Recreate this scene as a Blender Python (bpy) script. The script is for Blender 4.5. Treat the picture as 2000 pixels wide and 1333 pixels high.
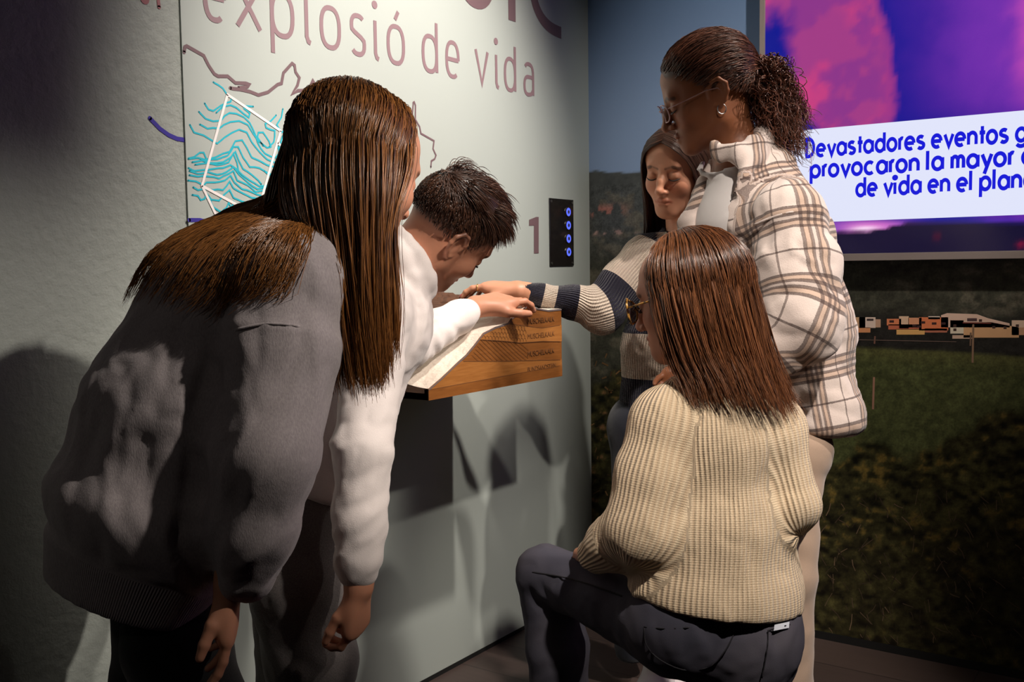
import bpy, math, random
import numpy as np
from mathutils import Vector, Matrix
for o in list(bpy.data.objects): bpy.data.objects.remove(o, do_unlink=True)
SC = bpy.context.scene
COL = SC.collection
rng = np.random.default_rng(7)
random.seed(7)

# ------------------------------------------------------------------ camera
FPX = 1956.7
YAW, PITCH, ROLL, CAMH = 0.60831457, 0.07440916, -0.01357285, 1.1
FW = np.array([-math.sin(YAW)*math.cos(PITCH), math.cos(YAW)*math.cos(PITCH), -math.sin(PITCH)])
RT = np.cross(FW, [0, 0, 1]); RT /= np.linalg.norm(RT); UP = np.cross(RT, FW)
RT, UP = RT*math.cos(ROLL)+UP*math.sin(ROLL), -RT*math.sin(ROLL)+UP*math.cos(ROLL)
CAM = np.array([1.67464707, -2.85839194, CAMH])
def ray(px, py): return FW + RT*(px-1000)/FPX - UP*(py-666.5)/FPX
def P(px, py, d): return CAM + ray(px, py)*d          # photo pixel + distance along the view axis -> place
def on_x(px, py, x=0.0): v = ray(px, py); return CAM + v*((x-CAM[0])/v[0])
def on_y(px, py, y=0.0): v = ray(px, py); return CAM + v*((y-CAM[1])/v[1])
def proj(p):
    v = np.asarray(p)-CAM; z = v@FW
    return 1000+FPX*(v@RT)/z, 666.5-FPX*(v@UP)/z
cam = bpy.data.cameras.new('camera'); camo = bpy.data.objects.new('camera', cam); COL.objects.link(camo)
cam.sensor_width = 36.0; cam.lens = 36.0*FPX/2000; cam.clip_start = 0.05
M = Matrix(((RT[0], UP[0], -FW[0], CAM[0]), (RT[1], UP[1], -FW[1], CAM[1]), (RT[2], UP[2], -FW[2], CAM[2]), (0, 0, 0, 1)))
camo.matrix_world = M
SC.camera = camo

# ------------------------------------------------------------------ light
wd = bpy.data.worlds.new('world'); SC.world = wd; wd.use_nodes = True
wd.node_tree.nodes['Background'].inputs[0].default_value = (0.7, 0.62, 0.58, 1)
wd.node_tree.nodes['Background'].inputs[1].default_value = 0.018
SC.view_settings.view_transform = 'Standard'; SC.view_settings.look = 'None'
SC.view_settings.exposure = 0.0; SC.view_settings.gamma = 1.0; SC.view_settings.use_curve_mapping = False
def spot(name, loc, target, power, angle, blend=0.5, col=(1, .90, .80), size=0.04):
    l = bpy.data.lights.new(name, 'SPOT'); l.energy = power; l.spot_size = math.radians(angle); l.spot_blend = blend
    l.color = col; l.shadow_soft_size = size
    o = bpy.data.objects.new(name, l); COL.objects.link(o); o.location = loc
    o.rotation_euler = (Vector(target)-Vector(loc)).to_track_quat('-Z', 'Y').to_euler()
    return o
SPOTS = [
    ((1.52, -0.72, 2.92), (0.0, -0.90, 1.32), 260, 46, 0.85),
    ((1.55, -1.25, 2.92), (0.0, -1.05, 1.52), 185, 43, 0.95),
    ((2.35, -0.70, 2.92), (0.95, -0.85, 1.10), 170, 30, 0.8),
    ((2.35, -2.45, 2.92), (1.04, -1.08, 0.92), 340, 25, 0.7),
    ((1.95, -1.25, 2.92), (0.80, 0.0, 1.45), 130, 46, 0.9),
    ((0.95, -4.30, 2.92), (0.45, -2.05, 0.85), 9, 24, 0.8),
    ((3.00, -1.30, 2.92), (0.42, -1.85, 0.98), 250, 19, 0.9),
    ((2.90, -1.72, 2.92), (0.42, -1.47, 0.92), 300, 16, 0.8),
]
for i, (l, t, w, a, b) in enumerate(SPOTS): spot('track_spot', l, t, w, a, b)

# ------------------------------------------------------------------ helpers
def setp(o, label=None, cat=None, group=None, kind=None):
    if label: o['label'] = label
    if cat: o['category'] = cat
    if group: o['group'] = group
    if kind: o['kind'] = kind
    return o
def mesh_obj(name, V, F, mat=None, parent=None, smooth=False):
    me = bpy.data.meshes.new(name)
    V = np.asarray(V, np.float32)
    if isinstance(F, np.ndarray):
        n, k = F.shape
        me.vertices.add(len(V)); me.vertices.foreach_set('co', V.ravel())
        me.loops.add(n*k); me.loops.foreach_set('vertex_index', F.astype(np.int32).ravel())
        me.polygons.add(n); me.polygons.foreach_set('loop_start', np.arange(0, n*k, k, dtype=np.int32))
        me.update(calc_edges=True)
    else:
        me.from_pydata([tuple(map(float, v)) for v in V], [], F); me.update()
    me.polygons.foreach_set('use_smooth', [smooth]*len(me.polygons))
    if mat: me.materials.append(mat)
    o = bpy.data.objects.new(name, me); COL.objects.link(o)
    if parent: o.parent = parent
    return o
def empty(name, loc=(0, 0, 0)):
    o = bpy.data.objects.new(name, None); COL.objects.link(o); o.location = loc; o.empty_display_size = .1
    bpy.context.view_layer.update()
    return o
def adopt(o, root):
    o.parent = root; o.matrix_parent_inverse = Matrix.Translation(-root.location) if root.parent is None else Matrix.Identity(4)
    return o
def box(name, lo, hi, mat, parent=None, bev=0.0):
    lo = np.array(lo, float); hi = np.array(hi, float)
    V = [(x, y, z) for x in (lo[0], hi[0]) for y in (lo[1], hi[1]) for z in (lo[2], hi[2])]
    F = [(0, 1, 3, 2), (4, 6, 7, 5), (0, 4, 5, 1), (2, 3, 7, 6), (0, 2, 6, 4), (1, 5, 7, 3)]
    o = mesh_obj(name, V, F, mat, parent)
    if bev:
        m = o.modifiers.new('bevel', 'BEVEL'); m.width = bev; m.segments = 2
    return o
def attr_col(o, name, C):
    a = o.data.attributes.new(name, 'FLOAT_COLOR', 'POINT'); C = np.asarray(C, np.float32)
    if C.shape[1] == 3: C = np.concatenate([C, np.ones((len(C), 1), np.float32)], 1)
    a.data.foreach_set('color', C.ravel())
def attr_vec(o, name, A):
    a = o.data.attributes.new(name, 'FLOAT_VECTOR', 'POINT'); a.data.foreach_set('vector', np.asarray(A, np.float32).ravel())
def srgb(r, g, b):
    f = lambda c: (c/255/12.92) if c/255 <= .04045 else ((c/255+.055)/1.055)**2.4
    return (f(r), f(g), f(b))

# materials ---------------------------------------------------------
class N:
    """tiny node-graph writer"""
    def __init__(s, name):
        s.m = bpy.data.materials.new(name); s.m.use_nodes = True; s.t = s.m.node_tree; s.b = s.t.nodes['Principled BSDF']
    def add(s, typ, **kw):
        n = s.t.nodes.new(typ)
        for k, v in kw.items(): setattr(n, k, v)
        return n
    def link(s, a, b): s.t.links.new(a, b)
    def val(s, inp, v):
        if hasattr(v, 'is_linked') or isinstance(v, bpy.types.NodeSocket): s.link(v, inp)
        else: inp.default_value = v
    def math(s, op, a, b=0.0, c=None):
        n = s.add('ShaderNodeMath', operation=op); s.val(n.inputs[0], a); s.val(n.inputs[1], b)
        if c is not None: s.val(n.inputs[2], c)
        return n.outputs[0]
    def mix(s, f, a, b, mode='MIX'):
        n = s.add('ShaderNodeMix', data_type='RGBA', blend_type=mode); s.val(n.inputs[0], f)
        for i, v in ((6, a), (7, b)):
            if isinstance(v, tuple): v = (*v[:3], 1)
            s.val(n.inputs[i], v)
        return n.outputs[2]
    def noise(s, scale, vec=None, detail=4, rough=.55, dist=0.0):
        n = s.add('ShaderNodeTexNoise'); n.inputs['Scale'].default_value = scale; n.inputs['Detail'].default_value = detail
        n.inputs['Roughness'].default_value = rough; n.inputs['Distortion'].default_value = dist
        if vec is not None: s.link(vec, n.inputs['Vector'])
        return n.outputs['Fac']
    def geo(s): return s.add('ShaderNodeNewGeometry').outputs['Position']
    def attr(s, name, what='Color'): return s.add('ShaderNodeAttribute', attribute_name=name).outputs[what]
    def scale(s, vec, k):
        n = s.add('ShaderNodeMapping'); s.link(vec, n.inputs[0]); n.inputs['Scale'].default_value = k; return n.outputs[0]
    def ramp(s, f, stops):
        n = s.add('ShaderNodeValToRGB'); e = n.color_ramp.elements
        while len(e) < len(stops): e.new(.5)
        for i, (p, c) in enumerate(stops): e[i].position = p; e[i].color = (*c[:3], 1)
        s.link(f, n.inputs[0]); return n.outputs[0]
    def bump(s, h, strength=.3, dist=.002):
        n = s.add('ShaderNodeBump'); n.inputs['Strength'].default_value = strength; n.inputs['Distance'].default_value = dist
        s.link(h, n.inputs['Height']); s.link(n.outputs[0], s.b.inputs['Normal']); return n
    def base(s, v):
        s.val(s.b.inputs['Base Color'], (*v[:3], 1) if isinstance(v, tuple) else v); return s
    def set(s, **kw):
        for k, v in kw.items(): s.val(s.b.inputs[k.replace('_', ' ')], v)
        return s
def plain(name, col, rough=.5, metal=0., spec=.5):
    n = N(name); n.base(col).set(Roughness=rough, Metallic=metal); n.b.inputs['Specular IOR Level'].default_value = spec
    return n.m

# numpy noise -------------------------------------------------------
def _hash(ix, iy, iz, seed):
    h = (ix.astype(np.int64)*374761393 + iy.astype(np.int64)*668265263 + iz.astype(np.int64)*2147483647 + seed*1274126177) & 0xffffffff
    h = ((h ^ (h >> 13))*1274126177) & 0xffffffff
    return ((h ^ (h >> 16)) & 0xffff)/65535.0
def vnoise(p, seed=0):
    p = np.asarray(p, float); i = np.floor(p); f = p-i; f = f*f*(3-2*f); i = i.astype(np.int64); r = 0
    for dx in (0, 1):
        for dy in (0, 1):
            for dz in (0, 1):
                w = (f[:, 0] if dx else 1-f[:, 0])*(f[:, 1] if dy else 1-f[:, 1])*(f[:, 2] if dz else 1-f[:, 2])
                r = r + w*_hash(i[:, 0]+dx, i[:, 1]+dy, i[:, 2]+dz, seed)
    return r
def fbm(p, oct=4, seed=0, gain=.5):
    a, s, t = 1.0, 0, 0
    for k in range(oct):
        s = s + a*vnoise(np.asarray(p)*2**k, seed+k*17); t += a; a *= gain
    return s/t
def smooth01(a, b, x): t = np.clip((x-a)/(b-a), 0, 1); return t*t*(3-2*t)

# flat lettering and printed lines: strips of a given width laid on a plane -----
def strip_mesh(polys, width, to3, closed=False, roundcap=False, axis=None, lifted=False):
    """polys: list of 2-D polylines; returns V,F of flat strips with mitred corners, placed by to3(a,b)"""
    V, F = [], []
    for ip, pl in enumerate(polys):
        v_start = len(V)
        p = np.array(pl, float)
        if len(p) < 2: continue
        cl = closed or (np.allclose(p[0], p[-1]) and len(p) > 3)
        if cl and np.allclose(p[0], p[-1]): p = p[:-1]
        n = len(p); w = width/2
        L, R_ = [], []
        for i in range(n):
            a = p[i]-p[i-1] if (i > 0 or cl) else p[1]-p[0]
            b = p[(i+1) % n]-p[i] if (i < n-1 or cl) else p[-1]-p[-2]
            a = a/(np.linalg.norm(a)+1e-9); b = b/(np.linalg.norm(b)+1e-9)
            t = a+b; t /= (np.linalg.norm(t)+1e-9); nn = np.array([-t[1], t[0]])
            m = w/max(.45, abs(nn @ np.array([-a[1], a[0]])))
            L.append(p[i]+nn*m); R_.append(p[i]-nn*m)
        s = len(V)
        for q in L: V.append(to3(*q))
        for q in R_: V.append(to3(*q))
        for i in range(n if cl else n-1):
            j = (i+1) % n; F.append((s+i, s+n+i, s+n+j, s+j))
        if roundcap and not cl:
            for e, q in ((0, p[0]), (n-1, p[-1])):
                s2 = len(V); V.append(to3(*q))
                for k in range(12): V.append(to3(*(q+w*np.array([math.cos(k*math.pi/6), math.sin(k*math.pi/6)]))))
                for k in range(12): F.append((s2, s2+1+k, s2+1+(k+1) % 12))
        if axis is not None:      # every stroke lies a hair above the one before, so that crossings stay clean
            for k in range(v_start, len(V)): V[k] = tuple(np.array(V[k])+np.array(axis)*ip*1.5e-5)
    return V, F
def arc(cx, cy, rx, ry, a0, a1, n=14, pw=1.0):
    out = []
    for i in range(n+1):
        a = math.radians(a0+(a1-a0)*i/n); c, s = math.cos(a), math.sin(a)
        out.append((cx+rx*math.copysign(abs(c)**pw, c), cy+ry*math.copysign(abs(s)**pw, s)))
    return out
def glyph(ch, w=.62, pw=1.0, asc=1.5, desc=-.42, tail=False):
    """stroke skeletons, x-height 1, width w; returns (polylines, advance)"""
    r = w/2; B = arc(r, .5, r, .5, 0, 360, 28, pw)
    hk = lambda x, y0: [(x, y0), (x, .14), (x+.05, .02), (x+.13, -.01)] if tail else [(x, y0), (x, 0)]
    if ch == 'o': return [B], w
    if ch == 'ó': return [B, [(r-.02, 1.18), (r+.12, 1.42)]], w
    if ch == 'e': return [arc(r, .5, r, .5, -48, 0, 4, pw)[:0]+arc(r, .5, r, .5, 0, 305, 26, pw), [(0.02, .5), (w, .5)]], w
    if ch == 'c': return [arc(r, .5, r, .5, 48, 312, 22, pw)], w*.93
    if ch == 'd': return [B, [(w, asc), (w, 0)]], w
    if ch == 'b': return [B, [(0, asc), (0, 0)]], w
    if ch == 'p': return [B, [(0, 1), (0, desc)]], w
    if ch == 'g': return [B, [(w, 1), (w, -.1)]+arc(r, -.1, r, .33, 0, -155, 10, pw)], w
    if ch == 'a' and tail:
        return [arc(w*.5, .66, w*.5, .34, 140, 0, 10, pw)+[(w, 0)], [(w, .58), (w*.5, .58)]+arc(w*.45, .29, w*.45, .29, 90, 270, 12, pw)+[(w*.75, .03), (w, .18)]], w
    if ch == 'a': return [B, [(w, 1), (w, 0)]], w
    if ch == 'v': return [[(0, 1), (w*.5, 0), (w, 1)]], w
    if ch == 'x': return [[(0, 1), (w, 0)], [(w, 1), (0, 0)]], w
    if ch == 'y': return [[(0, 1), (w*.5, .02)], [(w, 1), (w*.25, desc)]], w
    if ch == 'l': return [hk(0, asc)], .12 if not tail else .13
    if ch == 'i': return [hk(0, 1)], .12 if not tail else .13
    if ch == 't': return [[(.22, 1.45), (.22, 0)], [(-.06, .92), (.52, .92)]], .44
    if ch == 'r': return [[(0, 1), (0, 0)], arc(.26, .62, .26, .36, 180, 65, 8)], .36
    if ch == 'n': return [[(0, 1), (0, 0)], arc(w*.42, .58, w*.42, .4, 180, 0, 14)+[(w*.84, 0)]], w*.84
    if ch == 'm': q = .27; return [[(0, 1), (0, 0)], arc(q, .62, q, .36, 180, 0, 12)+[(2*q, 0)], arc(3*q, .62, q, .36, 180, 0, 12)+[(4*q, 0)]], 4*q
    if ch == 's':
        q = w*.5*(1 if tail else .72); return [arc(q, .74, q, .26, 40, 200, 10, pw)+[(q*.5, .56), (q*1.5, .45)]+arc(q, .26, q, .26, 20, -145, 10, pw)], 2*q
    if ch == 'D': return [[(0, 0), (0, asc*.97), (.25, asc*.97)]+arc(.25, asc*.485, .62, asc*.485, 90, -90, 18)+[(0, 0)]], .87
    return [], .3
# ------------------------------------------------------------------ setting
def m_wall(name, col, bumpy):
    n = N(name); pos = n.geo()
    v = n.noise(3.0, pos, 3); n.base(n.mix(n.math('MULTIPLY', v, .35), col, tuple(c*.86 for c in col)))
    n.set(Roughness=.62 if bumpy else .5)
    if bumpy:
        h = n.math('ADD', n.noise(55, pos, 5, .6), n.math('MULTIPLY', n.noise(14, pos, 3), .8)); n.bump(h, .55, .006)
    else: n.bump(n.noise(400, pos, 2), .05, .001)
    return n.m
TEAL = srgb(176, 184, 179)
MW_PL = m_wall('painted_plaster', srgb(160, 166, 160), True)
MW_PN = m_wall('smooth_panel_paint', TEAL, False)
def quad(name, a, b, c, d, mat, kind='structure'):
    o = mesh_obj(name, [a, b, c, d], [(0, 1, 2, 3)], mat); o['kind'] = kind; return o
nf = N('floor_wood'); pos = nf.geo()
br = nf.add('ShaderNodeTexBrick'); nf.link(nf.scale(pos, (1, 1, 1)), br.inputs['Vector']); br.inputs['Scale'].default_value = 1.0
br.inputs['Brick Width'].default_value = 1.2; br.inputs['Row Height'].default_value = .18; br.inputs['Mortar Size'].default_value = .002
br.inputs['Color1'].default_value = (*srgb(92, 76, 70), 1); br.inputs['Color2'].default_value = (*srgb(80, 66, 62), 1); br.inputs['Mortar'].default_value = (*srgb(50, 42, 40), 1)
nf.base(nf.mix(nf.math('MULTIPLY', nf.noise(6, nf.scale(pos, (1, 14, 1)), 5), .6), br.outputs[0], srgb(58, 48, 45))).set(Roughness=.45)
box('floor', (-.3, -6.2, -.08), (5.2, .3, 0), nf.m)['kind'] = 'structure'
box('ceiling', (-.3, -6.2, 3.1), (5.2, .3, 3.2), plain('ceiling_black', (.01, .01, .012), .8))['kind'] = 'structure'
box('wall_left', (-.25, -6.2, 0), (-.004, -1.576, 3.1), MW_PL)['kind'] = 'structure'
panel = box('wall_left_panel', (-.25, -1.576, 0.012), (0, 0, 3.1), MW_PN); panel['kind'] = 'structure'
box('baseboard_left', (-.2, -1.576, 0), (.0015, 0, .012), plain('black_gap', (.006, .006, .006), .7))['kind'] = 'structure'
DKW = plain('dark_wall_paint', (.035, .035, .04), .8)
box('wall_right', (5.0, -6.2, 0), (5.2, .3, 3.1), DKW)['kind'] = 'structure'
box('wall_rear', (-.3, -6.4, 0), (5.2, -6.2, 3.1), DKW)['kind'] = 'structure'
box('wall_back', (-.25, .004, 0), (5.2, .2, 3.1), DKW)['kind'] = 'structure'
box('baseboard_back', (.0, -.004, 0), (5.0, .002, .022), plain('black_skirting', (.004, .004, .004), .6))['kind'] = 'structure'

# printed landscape covering the back wall: a flat print, colours worked out on the wall itself
def build_mural():
    xs = np.concatenate([np.arange(0, 1.6, .006), np.arange(1.6, 5.0, .05), [5.0]])
    zs = np.concatenate([np.arange(.02, 1.95, .006), np.arange(1.95, 3.1, .04), [3.1]])
    X, Z = np.meshgrid(xs, zs, indexing='ij'); n = X.size
    p = np.stack([X.ravel(), np.zeros(n), Z.ravel()], 1)
    v = p-CAM; zz = v@FW; px = 1000+FPX*(v@RT)/zz; py = 666.5-FPX*(v@UP)/zz
    x, z = p[:, 0], p[:, 2]
    q = np.stack([x, np.zeros(n), z], 1)
    n1 = fbm(q*[9, 1, 9], 5, 3); n2 = fbm(q*[45, 1, 60], 4, 11); n3 = fbm(q*[160, 1, 160], 2, 19); n4 = fbm(q*[20, 1, 28], 4, 40)
    C = np.zeros((n, 3))
    sky_t = smooth01(2.1, 1.42, z)[:, None]
    sky = (1-sky_t)*np.array(srgb(108, 140, 184))+sky_t*np.array(srgb(150, 176, 216)); C[:] = sky
    def put(mask, col):
        m = np.clip(mask, 0, 1)[:, None]; C[:] = C*(1-m)+np.asarray(col)*m
    ridge = 1.387-.06*x+.02*np.sin(x*6)+.016*(n1-.5)*2+.006*(n2-.5)
    ridge = ridge+.02*np.exp(-((x-.02)/.05)**2)
    hill = np.array(srgb(88, 92, 92))*(.55+.75*n2[:, None])*(.7+.6*n4[:, None])
    put(smooth01(0, .006, ridge-z), hill)
    low = np.array(srgb(74, 74, 62))*(.35+1.15*n2[:, None])*(.5+.9*n4[:, None])
    put(smooth01(1.30, 1.05, z+.05*(n1-.5)), low)
    put(smooth01(.62, .72, n4)*(z < ridge-.04)*.5, np.array(srgb(120, 112, 96)))
    # village roofs on the slope near the corner
    put((smooth01(.60, .64, n4+.15*(n3-.5))*smooth01(.17, .05, x)*smooth01(.03, .0, np.abs(z-1.275)))*.9, srgb(200, 130, 118))
    put((smooth01(.52, .60, n2)*smooth01(.22, .08, x)*smooth01(.012, .0, np.abs(z-1.205)))*.9, srgb(206, 168, 158))
    # dark scrub below, then a field
    scrub = np.array(srgb(66, 66, 42))*(.15+1.6*n2[:, None])*(.3+1.2*n4[:, None])
    put(smooth01(.98, .93, z+.04*(n1-.5))*smooth01(.15, .3, x), np.array(srgb(46, 44, 40))*(.4+1.1*n2[:, None]))
    field = np.array(srgb(92, 98, 58))*(.45+.95*n2[:, None])*(.75+.4*n3[:, None])
    fz = .868-.03*(x-.8)+.01*(n1-.5)
    put(smooth01(0, .012, fz-z)*smooth01(.3, .45, x), field)
    put(smooth01(.0, .01, fz-z)*smooth01(.06, .0, fz-z)*.5*smooth01(.3, .45, x), srgb(112, 108, 62))
    bz = .60-.05*np.cos((x-.9)*5)+.25*(n1-.5)+.17*smooth01(.35, 0, x)+.10*smooth01(1.0, 1.25, x)
    bush = np.array(srgb(84, 80, 44))*(.06+2.3*np.clip(n2-.28, 0, 1)[:, None])*(.2+1.3*n4[:, None])
    put(smooth01(-.01, .05, bz-z), bush)
    put(smooth01(0, .05, bz-z)*smooth01(.60, .72, n2)*smooth01(.45, .6, n1), srgb(120, 100, 48))
    put(smooth01(0, .05, bz-z)*smooth01(.60, .68, n4)*smooth01(.5, .62, n2)*smooth01(.35, .05, x)*.9, srgb(150, 108, 74))
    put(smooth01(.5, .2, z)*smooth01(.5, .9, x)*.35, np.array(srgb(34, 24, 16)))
    nx, nz = len(xs), len(zs); I = np.arange(n).reshape(nx, nz)
    F = np.stack([I[:-1, :-1].ravel(), I[1:, :-1].ravel(), I[1:, 1:].ravel(), I[:-1, 1:].ravel()], 1)
    m = N('landscape_print'); pos = m.geo(); c = m.attr('Col')
    g = m.noise(170, pos, 4, .65); g2 = m.noise(60, pos, 3, .6)
    det = m.math('MULTIPLY_ADD', m.math('ADD', g, g2), 1.5, -.5)
    skyness = m.add('ShaderNodeSeparateXYZ'); m.link(pos, skyness.inputs[0])
    f = m.math('LESS_THAN', skyness.outputs[2], 1.36)
    dk = m.mix(1.0, c, m.mix(f, (1, 1, 1), det), 'MULTIPLY')
    m.base(dk).set(Roughness=.55); m.b.inputs['Specular IOR Level'].default_value = .25
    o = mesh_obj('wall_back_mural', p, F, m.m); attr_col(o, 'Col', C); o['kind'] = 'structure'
    # details of the print: houses, posts, wires, twigs, as flat inks a hair in front
    polys = []
    def pq(pts, col, y=-.0006): polys.append(([on_y(a, b, y) for a, b in pts], col))
    def rect(x0, y0, x1, y1, col, y=-.0006): pq([(x0, y0), (x1, y0), (x1, y1), (x0, y1)], col, y)
    S = lambda r, g, b: srgb(min(255, r*1.25), min(255, g*1.2), min(255, b*1.16))
    rect(1656, 620, 1690, 640, S(190, 160, 130)); rect(1678, 620, 1710, 641, S(214, 190, 182)); rect(1656, 640, 1700, 650, S(196, 140, 100))
    rect(1710, 624, 1720, 640, S(180, 150, 130)); rect(1693, 623, 1706, 627, S(60, 50, 50), -.0008)
    rect(1732, 623, 1760, 636, S(205, 128, 92)); rect(1756, 618, 1775, 642, S(204, 180, 156)); rect(1735, 634, 1800, 644, S(180, 104, 80))
    rect(1774, 621, 1800, 640, S(205, 150, 118)); rect(1795, 620, 1852, 646, S(206, 122, 84)); rect(1813, 618, 1836, 624, S(222, 196, 186))
    rect(1751, 643, 1806, 654, S(204, 166, 106)); rect(1806, 642, 1850, 650, S(170, 110, 90))
    for a, b in ((1737, 626), (1798, 628), (1820, 630), (1838, 630), (1782, 634), (1790, 636)): rect(a, b, a+9, b+4.5, S(62, 44, 44), -.0008)
    pq([(1838, 616), (1850, 612), (1908, 614), (1930, 622), (1972, 632), (1972, 640), (1838, 640)], S(214, 182, 168))
    rect(1856, 626, 1882, 652, S(222, 200, 184)); pq([(1882, 630), (1936, 630), (1990, 640), (1990, 660), (1882, 660)], S(196, 160, 122))
    rect(1889, 622, 1908, 628, S(80, 64, 66), -.0008); pq([(1880, 630), (1936, 631), (1936, 633), (1880, 632)], S(110, 60, 54), -.0008)
    rect(1976, 626, 2060, 640, S(214, 184, 166)); rect(1976, 640, 2060, 655, S(186, 150, 122)); rect(1860, 655, 1900, 662, S(188, 166, 150))
    for a, b in ((1862, 634), (1862, 642), (1912, 624), (1938, 637), (1960, 638), (1984, 634), (2008, 634)): rect(a, b, a+6, b+5, S(70, 54, 50), -.0008)
    def line(x0, y0, x1, y1, w, col): dx, dy = x1-x0, y1-y0; l = math.hypot(dx, dy); nx, ny = -dy/l*w/2, dx/l*w/2; pq([(x0+nx, y0+ny), (x1+nx, y1+ny), (x1-nx, y1-ny), (x0-nx, y0-ny)], col, -.001)
    line(1901, 634, 1899.5, 709, 4, S(130, 108, 90)); line(1896, 650, 1895, 676, 3, S(110, 92, 78)); line(1707, 737, 1705, 800, 4, S(150, 116, 100)); line(1709, 657, 1708, 672, 3, S(120, 90, 80))
    line(1670, 664, 1868, 668, 1.2, S(110, 96, 90))
    r = random.Random(5)
    for k in range(240):
        x0 = r.uniform(1600, 2080); y0 = r.uniform(960, 1260)
        if y0 > 1235+.2*(x0-1590): continue
        a = r.choice([r.gauss(.9, .35), r.gauss(.9, .3), r.gauss(-1.2, .4)]); L = r.uniform(6, 34); w = r.uniform(.7, 2.0); g = r.uniform(.45, 1.0)
        bend = r.uniform(-.4, .4); xm, ym = x0+math.cos(a)*L/2, y0+math.sin(a)*L/2
        line(x0, y0, xm, ym, w, S(96*g, 82*g, 66*g)); line(xm, ym, xm+math.cos(a+bend)*L/2, ym+math.sin(a+bend)*L/2, w*.8, S(96*g, 82*g, 66*g))
    for k in range(60):
        x0 = r.uniform(1158, 1250); y0 = r.uniform(690, 1060); a = r.uniform(0, 3.14); L = r.uniform(5, 18); g = r.uniform(.5, 1)
        line(x0, y0, x0+math.cos(a)*L, y0+math.sin(a)*L, r.uniform(1, 3.5), S(120*g, 94*g, 62*g))
    V, F, Cc = [], [], []
    for pts, col in polys:
        s = len(V); V += [tuple(q) for q in pts]; F.append(tuple(range(s, s+len(pts)))); Cc += [col]*len(pts)
    mi = N('landscape_print_ink'); mi.base(mi.attr('Col')).set(Roughness=.55); mi.b.inputs['Specular IOR Level'].default_value = .25
    oi = mesh_obj('printed_detail', V, F, mi.m, o); attr_col(oi, 'Col', Cc)
build_mural()

# ------------------------------------------------------------------ wall lettering and map drawing (vinyl on the panel)
MAUVE = plain('mauve_vinyl', srgb(138, 112, 118), .55); MAUVE_D = plain('dark_mauve_vinyl', srgb(112, 88, 93), .55)
CYAN = plain('cyan_vinyl', srgb(26, 176, 196), .5); WHITEV = plain('white_vinyl', srgb(240, 232, 230), .5); BLUEV = plain('blue_vinyl', srgb(58, 48, 150), .5)
wallq = lambda x: (lambda a, b: (x, a, b))
def vinyl(name, polys, width, mat, label, cat, x=.0008, group=None, roundcap=True):
    V, F = strip_mesh(polys, width, lambda a, b: (x, a, b), roundcap=roundcap, axis=(1, 0, 0))
    o = mesh_obj(name, V, F, mat)
    return setp(o, label, cat, group)
def wpx(pts, x=0.0):
    return [tuple(on_x(a, b, x)[1:]) for a, b in pts]
BASE_Z, XH = 1.607, .0895
letters = [('e', 399, 446), ('x', 461, 515), ('p', 529, 578), ('l', 596, 607), ('o', 625, 668), ('s', 684, 716), ('i', 730, 741), ('ó', 755, 792),
           ('d', 823, 856), ('e', 869, 898), ('v', 926, 955), ('i', 966, 973), ('d', 983, 1008), ('a', 1021, 1043)]
polys = []; dots = []
for ch, a, b in letters:
    y0 = on_x(a, 120)[1]; y1 = on_x(b, 120)[1]; th = .0068
    w = (y1-y0-th*2)/XH
    if ch in 'li': w = .13
    g, adv = glyph(ch, w, .82, 1.42, -.45, True)
    polys.append(([[(y0+th+q[0]*XH, BASE_Z+q[1]*XH) for q in pl] for pl in g], (y0+th, BASE_Z+1.42*XH) if ch == 'i' else None))
wlet = empty('wall_lettering', (0, -.85, BASE_Z)); setp(wlet, 'thin mauve lettering reading explosió de vida on the pale wall', 'lettering')
def dot(name, x, cy_, cz_, r, mat, par):
    V = [(x, cy_, cz_)]+[(x, cy_+r*math.cos(k*math.pi/10), cz_+r*math.sin(k*math.pi/10)) for k in range(20)]
    return mesh_obj(name, V, [(0, 1+k, 1+(k+1) % 20) for k in range(20)], mat, par)
for g, dt in polys:
    V, F = strip_mesh(g, .0112, lambda a, b: (.0008, a, b), axis=(1, 0, 0)); lt = adopt(mesh_obj('letter', V, F, MAUVE), wlet)
    if dt: dot('letter_dot', .0009, dt[0], dt[1], .0098, MAUVE, lt)
# the large word above, cut by the picture's top edge
bz, H = 1.806, .30
yI = on_x(1000, 50)[1]; yC0, yC1 = on_x(1040, 60)[1], on_x(1096, 80)[1]; yS0, yS1 = on_x(893, 20)[1], on_x(965, 25)[1]; yA1 = on_x(862, 10)[1]
T = .036; rs = (yS1-yS0)/2-T/2; cs = (yS0+yS1)/2
big = [[(yI, bz), (yI, bz+H)],
       [(yC1, bz+H-T/2+.0)]+arc(yC1-.0, bz+H/2, yC1-yC0, H/2-T/2+.004, 92, 268, 24, .8)+[(yC1, bz+T/2-.004)],
       arc(cs, bz+H*.74, rs, H*.26-T/2, 20, 215, 14)+arc(cs, bz+H*.26, rs, H*.26-T/2, 35, -150, 14),
       [(yA1-.30, bz), (yA1-.15, bz+H), (yA1, bz)], [(yA1-.24, bz+.09), (yA1-.06, bz+.09)]]
vinyl('wall_heading', big, T, MAUVE_D, 'large dark mauve capitals above the thin lettering', 'lettering', x=.0009, roundcap=False)
z1 = lambda pts: [(a/2.6657, b/2.6657) for a, b in pts]
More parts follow.
